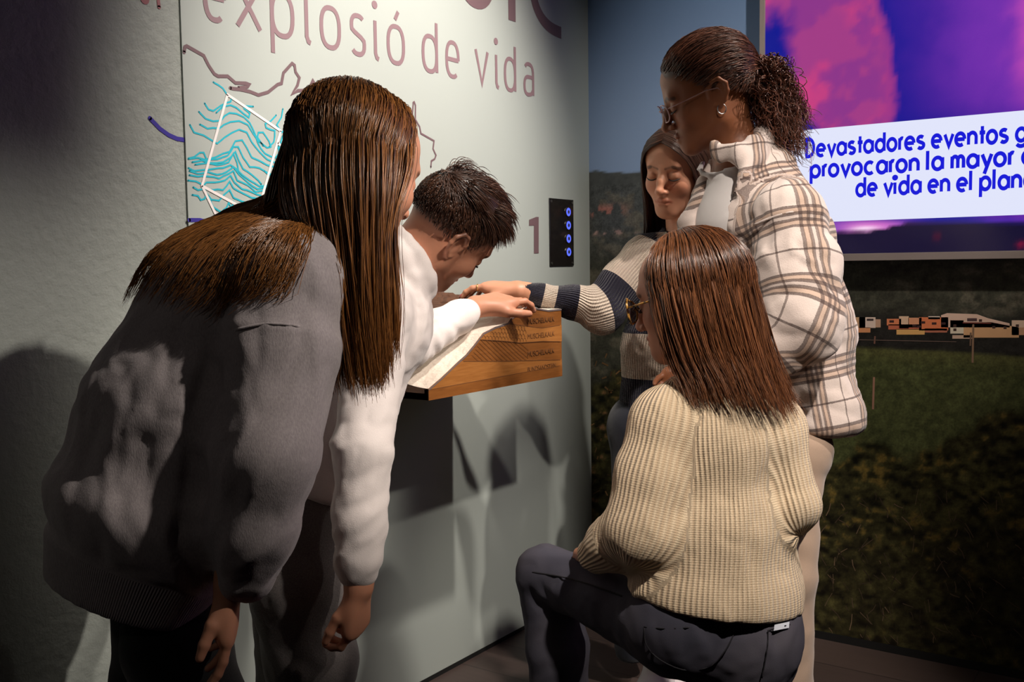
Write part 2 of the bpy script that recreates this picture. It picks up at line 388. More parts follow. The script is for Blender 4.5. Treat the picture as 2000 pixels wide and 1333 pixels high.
cy = [[(1110,428),(1140,445),(1160,460),(1180,490)],[(1065,538),(1085,570),(1110,578),(1150,550),(1180,535),(1200,530),(1205,512)],
[(1035,582),(1070,618),(1110,632),(1150,628),(1195,588),(1230,592),(1270,610),(1300,640),(1320,680),(1340,740),(1380,800),(1420,820)],
[(1125,588),(1160,555),(1200,548),(1230,560),(1265,590),(1295,612),(1300,590),(1270,565),(1280,552),(1318,555)],
[(1040,648),(1055,655),(1080,670),(1140,670),(1165,650),(1200,635),(1245,630),(1290,650),(1320,700),(1345,735),(1390,770),(1410,765),(1400,735),(1370,690),(1345,690),(1340,715),(1370,760)],
[(988,650),(1010,690),(1060,705),(1100,730),(1130,748),(1170,715),(1210,690),(1245,675),(1285,690),(1310,740),(1350,790),(1390,830),(1440,850),(1455,800),(1445,760)],
[(980,825),(1010,818),(1040,795),(1060,795),(1075,830),(1120,820),(1160,800),(1195,790),(1225,735),(1260,730),(1285,770),(1310,820),(1345,835),(1390,860),(1430,870)],
[(980,828),(1030,822),(1080,835),(1130,830),(1185,810),(1215,765),(1240,765),(1265,820),(1300,870),(1350,875),(1400,905),(1470,925)],
[(1000,845),(1050,835),(1100,850),(1160,845),(1200,820),(1225,790),(1240,830),(1265,880),(1310,910),(1345,940),(1360,960)],
[(1015,858),(1070,850),(1130,860),(1190,845),(1215,800),(1235,850),(1240,890)],
[(980,875),(1010,890),(1060,885),(1110,880),(1160,875),(1200,860),(1230,880),(1260,910),(1300,940),(1350,970),(1420,965),(1440,985)],
[(985,890),(1030,905),(1080,895),(1130,910),(1180,895),(1215,870),(1245,910),(1290,950),(1340,985),(1400,975)],
[(985,912),(1030,920),(1090,920),(1140,930),(1190,905),(1215,890),(1235,940),(1290,965),(1330,1000),(1380,990)],
[(978,940),(1020,945),(1060,965),(1075,950),(1120,950),(1170,940),(1200,915),(1220,950),(1260,985),(1310,1000),(1360,1020),(1410,1015)],
[(1005,975),(1030,990),(1060,985),(1110,990),(1160,990),(1195,945),(1215,980),(1260,1005),(1310,1030),(1350,1035)],
[(1000,1015),(1030,1020),(1045,1042),(1065,1035),(1075,1010),(1100,1040),(1140,1045),(1165,1015),(1195,990),(1215,1030),(1260,1050),(1300,1060)],
[(1085,1020),(1110,1080),(1150,1105),(1180,1080),(1190,1055),(1205,1085),(1215,1050)],[(1437,600),(1410,630),(1380,645),(1385,665),(1430,680),(1425,740),(1400,765)],
[(1472,568),(1465,610),(1440,650),(1465,690),(1480,680)],[(1490,608),(1485,660),(1495,690),(1470,710),(1455,760),(1450,800),(1435,820),(1450,865)],
[(1375,890),(1420,925),(1450,945),(1475,960)],[(1390,1000),(1430,1010),(1450,990),(1490,1000)],[(1400,1030),(1440,1025),(1500,1040)]]
def wiggle(pl, amp=.0016):
    pl = np.array(pl); out = []; r = random.Random(int(abs(pl[0][0])*1e5))
    for a, b in zip(pl[:-1], pl[1:]):
        n = max(1, int(np.linalg.norm(b-a)/.012))
        for k in range(n): out.append(tuple(a+(b-a)*k/n+np.array([r.uniform(-amp, amp), r.uniform(-amp, amp)])*(k > 0)))
    out.append(tuple(pl[-1])); return out
vinyl('contour_drawing', [wiggle(wpx(z1(l))) for l in cy], .0035, CYAN, 'cyan contour lines drawn on the pale wall inside the white frame', 'drawing', x=.0006)
wl = [z1([(1183,493),(1460,682)]), z1([(1460,682),(1353,1060),(1330,1140)]), z1([(1183,493),(1050,968)]), z1([(1050,968),(1265,1085),(1400,1160)]), z1([(1050,968),(1135,1145),(1180,1240)]), [(542,279),(690,425),(838,574)]]
vinyl('block_outline', [wpx(l) for l in wl], .0058, WHITEV, 'white outline of a tilted block over the cyan contours', 'drawing', x=.0012)
pl1 = z1([(958,272),(962,245),(972,240),(1060,290),(1085,340),(1115,385),(1135,397),(1185,397),(1225,432),(1280,434),(1296,440),(1288,452),(1240,458)])
pl1b = z1([(1198,458),(1215,462),(1250,466),(1300,477),(1345,495),(1395,480),(1445,440),(1465,435),(1475,380),(1520,330),(1533,340),(1538,375),(1558,405),(1548,445),(1520,490),(1550,472),(1605,470),(1628,420),(1640,440),(1660,465),(1700,490),(1760,520)])
z5 = lambda pts: [(720+a/3.809, 190+b/3.809) for a, b in pts]
pl2 = z5([(302,300),(300,220),(303,160),(325,120),(331,40),(338,36),(347,60),(346,165),(378,220),(388,270),(485,325),(478,385),(500,432),(490,460),(465,475),(462,520)])
vinyl('coastline_drawing', [wpx(pl1), wpx(pl1b)], .0072, MAUVE_D, 'mauve jagged outline running above the cyan contours', 'drawing')
vinyl('coastline_drawing', [wpx(pl2)], .0050, MAUVE_D, 'mauve pointed outline on the wall above the leaning boy', 'drawing')
vinyl('blue_line', [wpx([(293,231),(312,251),(330,264),(346,271),(364,274)], -.003)], .0085, BLUEV, 'short blue curved line on the rough plaster wall', 'drawing', x=-.003)
vinyl('blue_line', [wpx([(369,430),(390,430),(415,436),(450,450)])], .0080, BLUEV, 'blue line on the smooth panel below the cyan contours', 'drawing')
MPK = plain('dull_pink_vinyl', srgb(150, 96, 100), .6)
vinyl('plaster_lettering', [wpx([(282,-14),(283,-2)], -.003)], .020, MPK, 'dull pink letter fragment with a round foot on the rough plaster', 'lettering', x=-.003)
vinyl('plaster_lettering', [wpx([(307,-18),(311,14)], -.003)], .0072, MPK, 'dull pink upright stroke on the rough plaster', 'lettering', x=-.003)
one = [on_x(1050.5, 424)[1:], on_x(1050.5, 495)[1:]]
V, F = [], []
num = [(1033.5,429.5),(1047,424),(1052.2,424),(1052.2,495),(1043,495.5),(1043,441),(1033.5,441)]
o = mesh_obj('wall_numeral', [on_x(a, b, .0009) for a, b in num], [(0, 1, 2, 5, 6), (2, 3, 4, 5)], MAUVE_D)
setp(o, 'dark mauve numeral 1 beside the button plate', 'numeral')
def text(name, s, loc, size, mat, rot, parent=None, offset=0.0, extrude=.0003, align='LEFT'):
    c = bpy.data.curves.new(name, 'FONT'); c.body = s; c.size = size; c.offset = offset; c.extrude = extrude; c.align_x = align
    t = bpy.data.objects.new(name, c); COL.objects.link(t)
    me = bpy.data.meshes.new_from_object(t); bpy.data.objects.remove(t)
    o = bpy.data.objects.new(name, me); COL.objects.link(o); me.materials.append(mat); o.location = loc; o.rotation_euler = rot
    if parent: o.parent = parent
    return o
RW = (math.pi/2, 0, math.pi/2)     # reads on the wall x = 0, towards +y
GREYV = plain('grey_vinyl', srgb(160, 158, 154), .6)
setp(text('place_name', 'Montral', (.0008, on_x(738, 222)[1], on_x(738, 222)[2]), .021, GREYV, RW), 'tiny grey place name beside the pointed outline', 'lettering')
setp(text('place_name', 'ER', (.0008, on_x(917, 525)[1], on_x(917, 525)[2]), .020, GREYV, RW), 'tiny grey letters on the wall before the boy', 'lettering')

# button plate ------------------------------------------------------
a = on_x(1071.5, 387)[1:]; b = on_x(1119, 519.5)[1:]
y0, y1, z1_, z0 = a[0], b[0], a[1], b[1]
bp = empty('button_plate', (0, (y0+y1)/2, z0)); setp(bp, 'black glossy plate with four blue ringed buttons beside the numeral', 'button panel')
nb = N('black_gloss'); nb.base(srgb(26, 22, 22)).set(Roughness=.06); nb.b.inputs['Specular IOR Level'].default_value = .8
adopt(box('plate', (0, y0, z0), (.004, y1, z1_), nb.m, None, .0006), bp)
STEEL = plain('steel', (.75, .74, .74), .25, 1.0)
def disc_ring(name, c, r0, r1, depth, mat, seg=24):
    V, F = [], []
    for k in range(seg):
        t = 2*math.pi*k/seg; cc, ss = math.cos(t), math.sin(t)
        for r, x in ((r0, 0), (r0, depth), (r1, depth), (r1, 0)): V.append((c[0]+x, c[1]+r*cc, c[2]+r*ss))
    for k in range(seg):
        j = (k+1) % seg
        for q in range(4): F.append((k*4+q, k*4+(q+1) % 4, j*4+(q+1) % 4, j*4+q))
    return mesh_obj(name, V, F, mat, None, False)
blu = N('blue_led'); blu.base((.02, .03, .4)); blu.b.inputs['Emission Color'].default_value = (.05, .08, 1, 1); blu.b.inputs['Emission Strength'].default_value = 2.4
yb = y0+(y1-y0)*.745
for k in range(4):
    zb = on_x(1106, 414.5+26*k)[2]
    bt = disc_ring('push_button', (.004, yb, zb), .0001, .0062, .0042, STEEL); adopt(bt, bp)
    rg = disc_ring('led_ring', (.004, yb, zb), .0065, .0128, .003, blu.m); rg.parent = bt
    adopt(disc_ring('button_rim', (.004, yb, zb), .0128, .015, .0035, STEEL), bp)
for sy in (y0+.008, y1-.008):
    for sz in (z0+.009, z1_-.009): adopt(disc_ring('screw', (.004, sy, sz), .0001, .0042, .0018, STEEL, 12), bp)

# ------------------------------------------------------------------ television
YT = -.05
tv = empty('wall_screen', (1.6, YT, 1.1)); setp(tv, 'large wall screen showing a pink plume and a white caption band', 'screen')
X0 = on_y(1485, 0, YT)[0]; X1 = X0+2.15; ZB = on_y(1800, 508, YT)[2]; ZT = ZB+1.23; FRW = .0155
FRM = plain('silver_frame', srgb(176, 164, 158), .35, .3)
adopt(box('back_box', (X0+.02, YT+.006, ZB+.02), (X1-.02, -.001, ZT-.02), plain('screen_back', (.01, .01, .01), .5)), tv)
for nm, lo, hi in (('frame_bar', (X0, YT-.006, ZB), (X0+FRW, YT+.02, ZT)), ('frame_bar', (X1-FRW, YT-.006, ZB), (X1, YT+.02, ZT)),
                   ('frame_bar', (X0+FRW, YT-.006, ZB), (X1-FRW, YT+.02, ZB+.02)), ('frame_bar', (X0+FRW, YT-.006, ZT-FRW), (X1-FRW, YT+.02, ZT))):
    adopt(box(nm, lo, hi, FRM, None, .001), tv)
def build_screen():
    xs = np.linspace(X0+FRW, X1-FRW, 220); zs = np.linspace(ZB+.02, ZT-FRW, 140)
    X, Z = np.meshgrid(xs, zs, indexing='ij'); n = X.size; p = np.stack([X.ravel(), np.full(n, YT), Z.ravel()], 1)
    v = p-CAM; zz = v@FW; px = 1000+FPX*(v@RT)/zz; py = 666.5-FPX*(v@UP)/zz
    q = np.stack([p[:, 0], 0*p[:, 0], p[:, 2]], 1); n1 = fbm(q*7, 5, 5); n2 = fbm(q*18, 4, 9)
    C = np.zeros((n, 3)); C[:] = srgb(4, 16, 140)
    def put(m, c): m = np.clip(m, 0, 1)[:, None]; C[:] = C*(1-m)+np.asarray(c)*m
    wx = px+90*(n1-.5)+50*(n2-.5); wy = py+90*(n2-.5)
    put(smooth01(1690, 2010, wx)*smooth01(330, 120, wy)*.85, srgb(112, 44, 170)); put(smooth01(1800, 2020, wx)*.7*smooth01(0, .7, n1), srgb(124, 48, 176))
    plume = smooth01(1.05, .72, np.sqrt(((wx-(1610+.25*py+.0*px))/(125-.05*py))**2+((wy-40)/330)**2))
    put(plume, srgb(160, 58, 132)); put(plume*smooth01(.45, .7, n1), srgb(200, 62, 126)); put(plume*smooth01(.55, .35, n2)*.5, srgb(112, 44, 140))
    put(smooth01(1950, 2030, wx)*smooth01(2190, 2060, wx)*smooth01(240, 120, wy)*.7, srgb(214, 80, 180))
    low = smooth01(425, 440, py); put(low, srgb(52, 40, 170)); put(low*np.exp(-((px-1700)/70)**2), srgb(214, 110, 200)); put(low*np.exp(-((px-1690)/26)**2-((py-447)/5)**2), srgb(255, 220, 250))
    hl = 452-20*smooth01(1690, 1800, px)+10*smooth01(1640, 1600, px)+4*(n2-.5)
    put(smooth01(-1.5, 1.5, py-hl)*low, srgb(14, 8, 44)); put(low*np.exp(-((px-1830)/6)**2-((py-462)/8)**2), srgb(70, 8, 40)); put(low*np.exp(-((px-1995)/8)**2-((py-478)/6)**2), srgb(120, 10, 50))
    I = np.arange(n).reshape(220, 140)
    F = np.stack([I[:-1, :-1].ravel(), I[1:, :-1].ravel(), I[1:, 1:].ravel(), I[:-1, 1:].ravel()], 1)
    m = N('screen_picture'); m.base((.01, .01, .012)).set(Roughness=.2); c = m.attr('Col'); m.link(c, m.b.inputs['Emission Color']); m.b.inputs['Emission Strength'].default_value = 1.0
    o = mesh_obj('screen_image', p, F, m.m); attr_col(o, 'Col', C); adopt(o, tv)
    mb = N('caption_white'); mb.base((.02, .02, .02)).set(Roughness=.3); mb.b.inputs['Emission Color'].default_value = (*srgb(224, 228, 250), 1); mb.b.inputs['Emission Strength'].default_value = 1.0
    zt, zb = 1.4703, 1.2118
    adopt(box('caption_band', (X0+.09, YT-.0010, zb), (X1-.09, YT, zt), mb.m), o)
    mt = N('caption_blue'); mt.base((.0, .0, .02)).set(Roughness=.3); mt.b.inputs['Emission Color'].default_value = (*srgb(22, 26, 214), 1); mt.b.inputs['Emission Strength'].default_value = 1.0
    # caption lines, fitted to where the words stand on the band
    def caption(words, x_end_px, py_, base_px, size, xref_px, ch0):
        pass
    def setline(s, x_start, base_z, xh):
        pol, dots, x = [], [], x_start
        for ch in s:
            if ch == ' ': x += .52*xh*1.0; continue
            g, adv = glyph(ch, .93 if ch not in 'vxy' else .86, 1.0, 1.62, -.62)
            for pl in g: pol.append([(x+a*xh, base_z+b*xh) for a, b in pl])
            if ch == 'i': dots.append((x, base_z+1.42*xh))
            x += (adv+(.40 if ch not in 'vyrt' else .30))*xh
        return pol, dots, x
    XH2 = .0305; TH = .0102
    # measured starts on the screen plane
    for s, pxs, pys, wpx_end in (('evastadores eventos geológicos', 1592, 308, (1970, 277)), ('rovocaron la mayor explosión', 1604, 348, (1981, 327)), ('de vida en el planeta', 1669, 386, (1996, 372))):
        xs_, _, zb_ = on_y(pxs, pys, YT); xe_ = on_y(wpx_end[0], wpx_end[1], YT)[0]
        vis = {'e': 'evastadores eventos', 'r': 'rovocaron la mayor', 'd': 'de vida en el plan'}[s[0]]
        _, _, xt = setline(vis, 0, 0, XH2); k = (xe_-xs_)/xt
        pol, dots, _ = setline(s, 0, 0, XH2)
        pre = {'e': 'D', 'r': 'p', 'd': ''}[s[0]]
        if pre:
            g, adv = glyph(pre, .93, 1.0, 1.62, -.62); pol += [[((a-adv-.40)*XH2, b*XH2) for a, b in pl] for pl in g]
        V, F = strip_mesh(pol, TH, lambda a, b: (xs_+.006+a*k, YT-.0016, zb_+b+.004), axis=(0, -1, 0))
        for cx_, cz_ in dots:
            s0 = len(V); V.append((xs_+.006+cx_*k, YT-.0016, zb_+cz_+.004)); V += [(xs_+.006+cx_*k+.0078*math.cos(t*math.pi/8), YT-.0016, zb_+cz_+.004+.0078*math.sin(t*math.pi/8)) for t in range(16)]
            F += [(s0, s0+1+t, s0+1+(t+1) % 16) for t in range(16)]
        tl = mesh_obj('caption_line', V, F, mt.m); tl.parent = o
build_screen()

# ------------------------------------------------------------------ relief model on the wall
DX = .35
rm = empty('relief_model', (DX/2, -1.0, .82)); setp(rm, 'wooden relief model of rock layers with a pale terrain strip, fixed to the wall', 'exhibit')
yL, yR = -1.261, -.738; zB = .824
prof = [on_x(a, b, DX)[1:] for a, b in ((837.5,761),(863,739),(889,714),(911,694),(929,672),(944,652),(968,640),(993,632),(999,622.5),(1015,611.5),(1032,596),(1046,602),(1072,606.7),(1098,604))]
py_ = np.array([q[0] for q in prof]); pz_ = np.array([q[1] for q in prof]); py_[0] = yL; py_[-1] = yR
def woodmat(name, c1, c2, gscale=(3, 3, 40), rough=.42):
    n = N(name); pos = n.geo(); g = n.noise(6, n.scale(pos, gscale), 5, .6, .6)
    g2 = n.noise(90, n.scale(pos, (1, .25, 3)), 3)
    n.base(n.mix(n.math('MULTIPLY_ADD', n.math('ADD', g, n.math('MULTIPLY', g2, .35)), 1.6, -.6), c1, c2)).set(Roughness=rough); n.bump(g2, .15, .001); return n.m
W1 = woodmat('oak_layer_warm', srgb(160, 106, 54), srgb(132, 80, 34)); W2 = woodmat('oak_layer_dark', srgb(138, 86, 40), srgb(108, 62, 24))
W3 = woodmat('oak_layer_pale', srgb(170, 114, 60), srgb(142, 88, 40)); WD = woodmat('walnut_contours', srgb(112, 74, 52), srgb(78, 50, 36))
WG = plain('engraved_groove', srgb(100, 60, 24), .7)
def terrain(y, x):
    """height of the model: front profile, with the slope shifted and softened towards the wall"""
    t = np.clip(1-x/DX, 0, 1); t = t*t*(3-2*t)
    yy = y+.05*np.sin(t*3.0)
    zf = np.interp(np.clip(yy, yL, yR), py_, pz_); zb = np.interp(y, (-1.27, -1.1, -1.0, -.92, -.87, -.84, -.80, -.73), (.875, .905, .935, .985, 1.03, 1.046, 1.032, .998))
    return zf*(1-t)+zb*t-.003*np.sin(y*60+x*20)*t
ys = np.unique(np.concatenate([np.linspace(yL, yR, 140), py_])); 
def patch(name, xa, xb, nx, mat, step=0.0, dz=0.0, parent=rm, thick=None, edge=None):
    V, F = [], []
    for y in ys:
        lo, hi = (xa(y), xb(y)) if callable(xa) else (xa, xb)
        for k in range(nx+1):
            x = lo+(hi-lo)*k/nx; z = float(terrain(np.array(y), np.array(x)))
            if step: z = math.floor(z/step)*step
            V.append((x, y, z+dz))
    m = nx+1
    for i in range(len(ys)-1):
        for k in range(nx): a = i*m+k; F.append((a, a+1, a+m+1, a+m))
    o = mesh_obj(name, V, F, mat, None, step == 0); adopt(o, parent); return o
sw = lambda y: DX-.148-.030*np.sin((y+1.26)*9)+.055*smooth01(-1.1, -.95, y)+.01*np.sin(y*40)      # inner edge of the pale strip
ns = N('pale_plaster_relief'); pos = ns.geo(); nn = ns.noise(28, pos, 5, .6); rid = ns.math('ABSOLUTE', ns.math('SUBTRACT', ns.noise(11, pos, 4, .6), .5))
spk = ns.math('GREATER_THAN', ns.noise(420, pos, 2), .66); loc = ns.math('GREATER_THAN', ns.noise(15, pos, 2), .60)
ns.base(ns.mix(ns.math('MULTIPLY', spk, loc), ns.mix(nn, srgb(226, 214, 202), srgb(206, 192, 178)), srgb(150, 136, 120))).set(Roughness=.7)
ns.bump(ns.math('ADD', nn, ns.math('MULTIPLY', rid, 3.0)), .7, .006)
patch('pale_terrain_strip', lambda y: float(sw(y)), lambda y: DX-.0015, 24, ns.m, dz=.0012)
wd_ = patch('contoured_wood', 0.0, DX-.003, 60, WD, step=.0052)
# walls of the model: front made of layer boards, two ends, underside
def face(name, pts, mat, x0=DX, d=.006):
    n = len(pts); V = [(x0, a, b) for a, b in pts]+[(x0-d, a, b) for a, b in pts]
    F = [tuple(range(n)), tuple(range(2*n-1, n-1, -1))]+[(i, i+n, (i+1) % n+n, (i+1) % n) for i in range(n)]
    return adopt(mesh_obj(name, V, F, mat), rm)
def bound(pts): 
    q = [on_x(a, b, DX)[1:] for a, b in pts]; return np.array([p[0] for p in q]), np.array([p[1] for p in q])
B0 = bound([(838,762),(1098,714)]); B1 = bound([(838,712),(905,706),(980,706),(1020,705),(1060,704),(1098,703)])
B2 = bound([(838,660),(944,664),(990,667),(1015,670),(1060,667),(1098,667.5)]); B3 = bound([(838,630),(993,633),(1010,635),(1040,639),(1060,641),(1098,635)])
yy = np.linspace(yL, yR, 120); top = np.interp(yy, py_, pz_)
curves = [np.interp(yy, *B0), np.interp(yy, *B1), np.interp(yy, *B2), np.interp(yy, *B3)]
def layer(name, lowc, upc, mat, x0):
    lo = np.minimum(lowc, top); up = np.minimum(upc, top); k = np.where(up-lo > .0004)[0]
    if len(k) < 2: return
    k0 = max(k[0]-1, 0); pts = [(yy[i], lo[i]) for i in range(k0, len(yy))]+[(yy[i], up[i]) for i in range(len(yy)-1, k0-1, -1)]
    if abs(lo[k0]-up[k0]) < 1e-6: pts = pts[:-1]
    return face(name, pts, mat, x0, .008)
face('plinth_board', [(yL, zB), (yR, zB), (yR, curves[0][-1]), (yL, curves[0][0])], W2, DX, .012)
layer('rock_layer', curves[0], curves[1], W1, DX-.0004); layer('rock_layer', curves[1], curves[2], W2, DX-.001); layer('rock_layer', curves[2], curves[3], W3, DX-.0002); layer('rock_layer', curves[3], np.full(120, 2.), W2, DX-.001)
# engraved hatching, shell scales and words
def engrave(name, polys, w=.0011, x=DX+.0002):
    V, F = strip_mesh(polys, w, lambda a, b: (x, a, b), axis=(.2, 0, 0)); return adopt(mesh_obj(name, V, F, WG), rm)
pol = []
for k in range(16):
    a0 = yL+.09+.019*k
    seg = []
    for t in np.linspace(0, 1, 8):
        y = a0+.085*t; z = np.interp(y, yy, curves[2])-(np.interp(y, yy, curves[2])-np.interp(y, yy, curves[1]))*t
        if z < np.interp(y, yy, top)-.002 and y < yL+.375: seg.append((y, z))
    if len(seg) > 2: pol.append(seg)
engrave('hatch_lines', pol)
pol = []
for r_ in range(4):
    for k in range(22):
        y = yL+.12+.0125*k+(r_ % 2)*.006; f = r_/4
        z = np.interp(y, yy, curves[2])+(np.interp(y, yy, curves[3])-np.interp(y, yy, curves[2]))*(f+.02)
        h = (np.interp(y, yy, curves[3])-np.interp(y, yy, curves[2]))/4*.95
        if z+h < np.interp(y, yy, top)-.002 and y < yL+.36: pol.append(arc(y, z, .0065, h, 0, 150, 6))
engrave('shell_scales', pol, .0010)
for kk, c in enumerate(curves): engrave('layer_joint', [[(yy[i], c[i]) for i in range(0, 120, 3) if c[i] < top[i]-.0005]], .0014)
RF = (math.pi/2, 0, math.pi/2)
for s, a, b in (('MUSCHELKALK', 1030, 633), ('MUSCHELKALK', 1030, 663), ('MUSCHELKALK', 1030, 697), ('BUNDSANDSTEIN', 1030, 727)):
    p = on_x(a, b, DX); t = text('engraved_word', s, (DX, p[1], p[2]), .0175 if s[0] == 'M' else .0158, WG, RF, None, 0, .0004); adopt(t, rm)
for nm, ya, yb_ in (('end_board', yL, yL+.008), ('end_board', yR-.008, yR)):
    xs = np.linspace(0, DX-.002, 30); zt = [float(terrain(np.array(ya if ya == yL else yR), np.array(x))) for x in xs]
    V = [(x, ya, zB) for x in xs]+[(x, ya, z) for x, z in zip(xs, zt)]+[(x, yb_, zB) for x in xs]+[(x, yb_, z) for x, z in zip(xs, zt)]; n = len(xs); F = []
    for i in range(n-1): F += [(i, i+1, n+i+1, n+i), (2*n+i, 3*n+i, 3*n+i+1, 2*n+i+1), (n+i, n+i+1, 3*n+i+1, 3*n+i), (i, 2*n+i, 2*n+i+1, i+1)]
    F += [(n-1, 3*n-1, 4*n-1, 2*n-1)]
    adopt(mesh_obj(nm, V, F, WD if ya == yL else W2), rm)
adopt(box('bottom_board', (0, yL, zB), (DX-.006, yR, zB+.014), WD), rm)
# edge rim under the pale strip, a thin grey line along the cut
V, F = strip_mesh([[(yy[i], top[i]-.001) for i in range(120)]], .0034, lambda a, b: (DX+.0003, a, b)); adopt(mesh_obj('cut_edge', V, F, plain('grey_edge', srgb(104, 92, 92), .7)), rm)
# ------------------------------------------------------------------ implicit-surface body modelling
def vec(*a): return np.array(a, float)
def unit(v): v = np.asarray(v, float); return v/(np.linalg.norm(v)+1e-12)
class Vol:
    def __init__(s, lo, hi, h):
        s.lo = np.array(lo, float); s.h = h; s.n = np.ceil((np.array(hi)-s.lo)/h).astype(int)+1
        s.ax = [(s.lo[i]+h*np.arange(s.n[i])).astype(np.float32) for i in range(3)]
        s.D = np.full(s.n, .25, np.float32)
    def _sl(s, lo, hi):
        a = np.clip(np.floor((np.asarray(lo)-s.lo)/s.h).astype(int), 0, s.n); b = np.clip(np.ceil((np.asarray(hi)-s.lo)/s.h).astype(int)+1, 0, s.n)
        return None if np.any(b <= a) else tuple(slice(int(x), int(y)) for x, y in zip(a, b))
    def _xyz(s, sl): return s.ax[0][sl[0]][:, None, None], s.ax[1][sl[1]][None, :, None], s.ax[2][sl[2]][None, None, :]
    def put(s, d, sl, k, op):
        A = s.D[sl]
        if op == 'add':
            if k > 0: h = np.maximum(k-np.abs(A-d), 0)/k; s.D[sl] = np.minimum(A, d)-h*h*k*.25
            else: s.D[sl] = np.minimum(A, d)
        elif op == 'sub':
            d = -d; h = np.maximum(k-np.abs(A-d), 0)/max(k, 1e-6); s.D[sl] = np.maximum(A, d)+h*h*k*.25
        elif op == 'and':
            h = np.maximum(k-np.abs(A-d), 0)/max(k, 1e-6); s.D[sl] = np.maximum(A, d)+h*h*k*.25
    def cone(s, a, b, ra, rb, k=.01, w=None, sq=1.0, op='add'):
        """tapered limb from a to b; w = axis along which the section is sq times wider"""
        a = np.asarray(a, float); b = np.asarray(b, float); R = max(ra, rb)*max(1, sq)+k+2.5*s.h
        sl = s._sl(np.minimum(a, b)-R, np.maximum(a, b)+R)
        if sl is None: return s
        X, Y, Z = s._xyz(sl); ba = b-a; L2 = max(float(ba@ba), 1e-10)
        px, py, pz = X-a[0], Y-a[1], Z-a[2]
        t = np.clip((px*ba[0]+py*ba[1]+pz*ba[2])/L2, 0, 1)
        qx, qy, qz = px-t*ba[0], py-t*ba[1], pz-t*ba[2]
        if w is not None and sq != 1.0:
            w = unit(w); c = (qx*w[0]+qy*w[1]+qz*w[2])*(1-1/sq); qx = qx-c*w[0]; qy = qy-c*w[1]; qz = qz-c*w[2]
        s.put(np.sqrt(qx*qx+qy*qy+qz*qz)-(ra+(rb-ra)*t), sl, k, op); return s
    def ell(s, c, r, R=None, k=.01, op='add'):
        c = np.asarray(c, float); r = np.asarray(r, float)*np.ones(3); m = r.max()+k+2.5*s.h
        sl = s._sl(c-m, c+m)
        if sl is None: return s
        X, Y, Z = s._xyz(sl); x, y, z = X-c[0], Y-c[1], Z-c[2]
        if R is not None:
            x, y, z = [x*R[i][0]+y*R[i][1]+z*R[i][2] for i in range(3)]     # rows of R are the axes
        k0 = np.sqrt((x/r[0])**2+(y/r[1])**2+(z/r[2])**2); k1 = np.sqrt((x/r[0]**2)**2+(y/r[1]**2)**2+(z/r[2]**2)**2)
        s.put((k0*(k0-1)/np.maximum(k1, 1e-6)).astype(np.float32), sl, k, op); return s
    def chain(s, pts, k=.01, op='add'):
        """pts: (point, radius[, wide axis, ratio])"""
        for p, q in zip(pts[:-1], pts[1:]):
            w = p[2] if len(p) > 2 else None; sq = p[3] if len(p) > 3 else 1.0
            s.cone(p[0], q[0], p[1], q[1], k, w, sq, op)
        return s
    def plane(s, p, n, k=.004):
        """keep the side the normal points away from"""
        n = unit(n); X, Y, Z = s.ax[0][:, None, None], s.ax[1][None, :, None], s.ax[2][None, None, :]
        d = ((X-p[0])*n[0]+(Y-p[1])*n[1]+(Z-p[2])*n[2]).astype(np.float32)
        s.put(d, (slice(None),)*3, k, 'and'); return s
    def mesh(s):
        D = s.D; ins = D < 0; nx, ny, nz = D.shape
        c = ins[:-1, :-1, :-1].astype(np.int8)
        for dx, dy, dz in ((1,0,0),(0,1,0),(0,0,1),(1,1,0),(1,0,1),(0,1,1),(1,1,1)):
            c = c+ins[dx:nx-1+dx, dy:ny-1+dy, dz:nz-1+dz]
        act = (c > 0) & (c < 8); I, J, K = np.nonzero(act); n = len(I)
        idx = np.full(act.shape, -1, np.int32); idx[I, J, K] = np.arange(n)
        corner = [(0,0,0),(1,0,0),(0,1,0),(1,1,0),(0,0,1),(1,0,1),(0,1,1),(1,1,1)]
        v = [D[I+a, J+b, K+e] for a, b, e in corner]; acc = np.zeros((n, 3)); cnt = np.zeros(n)
        for a, b in ((0,1),(2,3),(4,5),(6,7),(0,2),(1,3),(4,6),(5,7),(0,4),(1,5),(2,6),(3,7)):
            m = (v[a] < 0) != (v[b] < 0); t = np.where(m, v[a]/np.where(m, v[a]-v[b], 1), 0); ca, cb = np.array(corner[a]), np.array(corner[b])
            acc += np.where(m[:, None], ca+(cb-ca)*t[:, None], 0); cnt += m
        V = s.lo+s.h*(np.stack([I, J, K], 1)+acc/np.maximum(cnt, 1)[:, None])
        F = []
        for axn in range(3):
            A = [slice(None)]*3; B = [slice(None)]*3; A[axn] = slice(0, -1); B[axn] = slice(1, None)
            o1, o2 = [(1, 2), (2, 0), (0, 1)][axn]
            e = ins[tuple(A)] != ins[tuple(B)]; q = np.stack(np.nonzero(e), 1)
            ok = (q[:, o1] > 0) & (q[:, o2] > 0) & (q[:, o1] < D.shape[o1]-1) & (q[:, o2] < D.shape[o2]-1); q = q[ok]
            if not len(q): continue
            d1 = np.zeros(3, int); d1[o1] = 1; d2 = np.zeros(3, int); d2[o2] = 1
            g = lambda r: idx[r[:, 0], r[:, 1], r[:, 2]]
            f = np.stack([g(q-d1-d2), g(q-d2), g(q), g(q-d1)], 1); flip = ~ins[q[:, 0], q[:, 1], q[:, 2]]
            f[flip] = f[flip][:, ::-1]; F.append(f)
        F = np.concatenate(F); F = F[(F >= 0).all(1)]
        return V, F
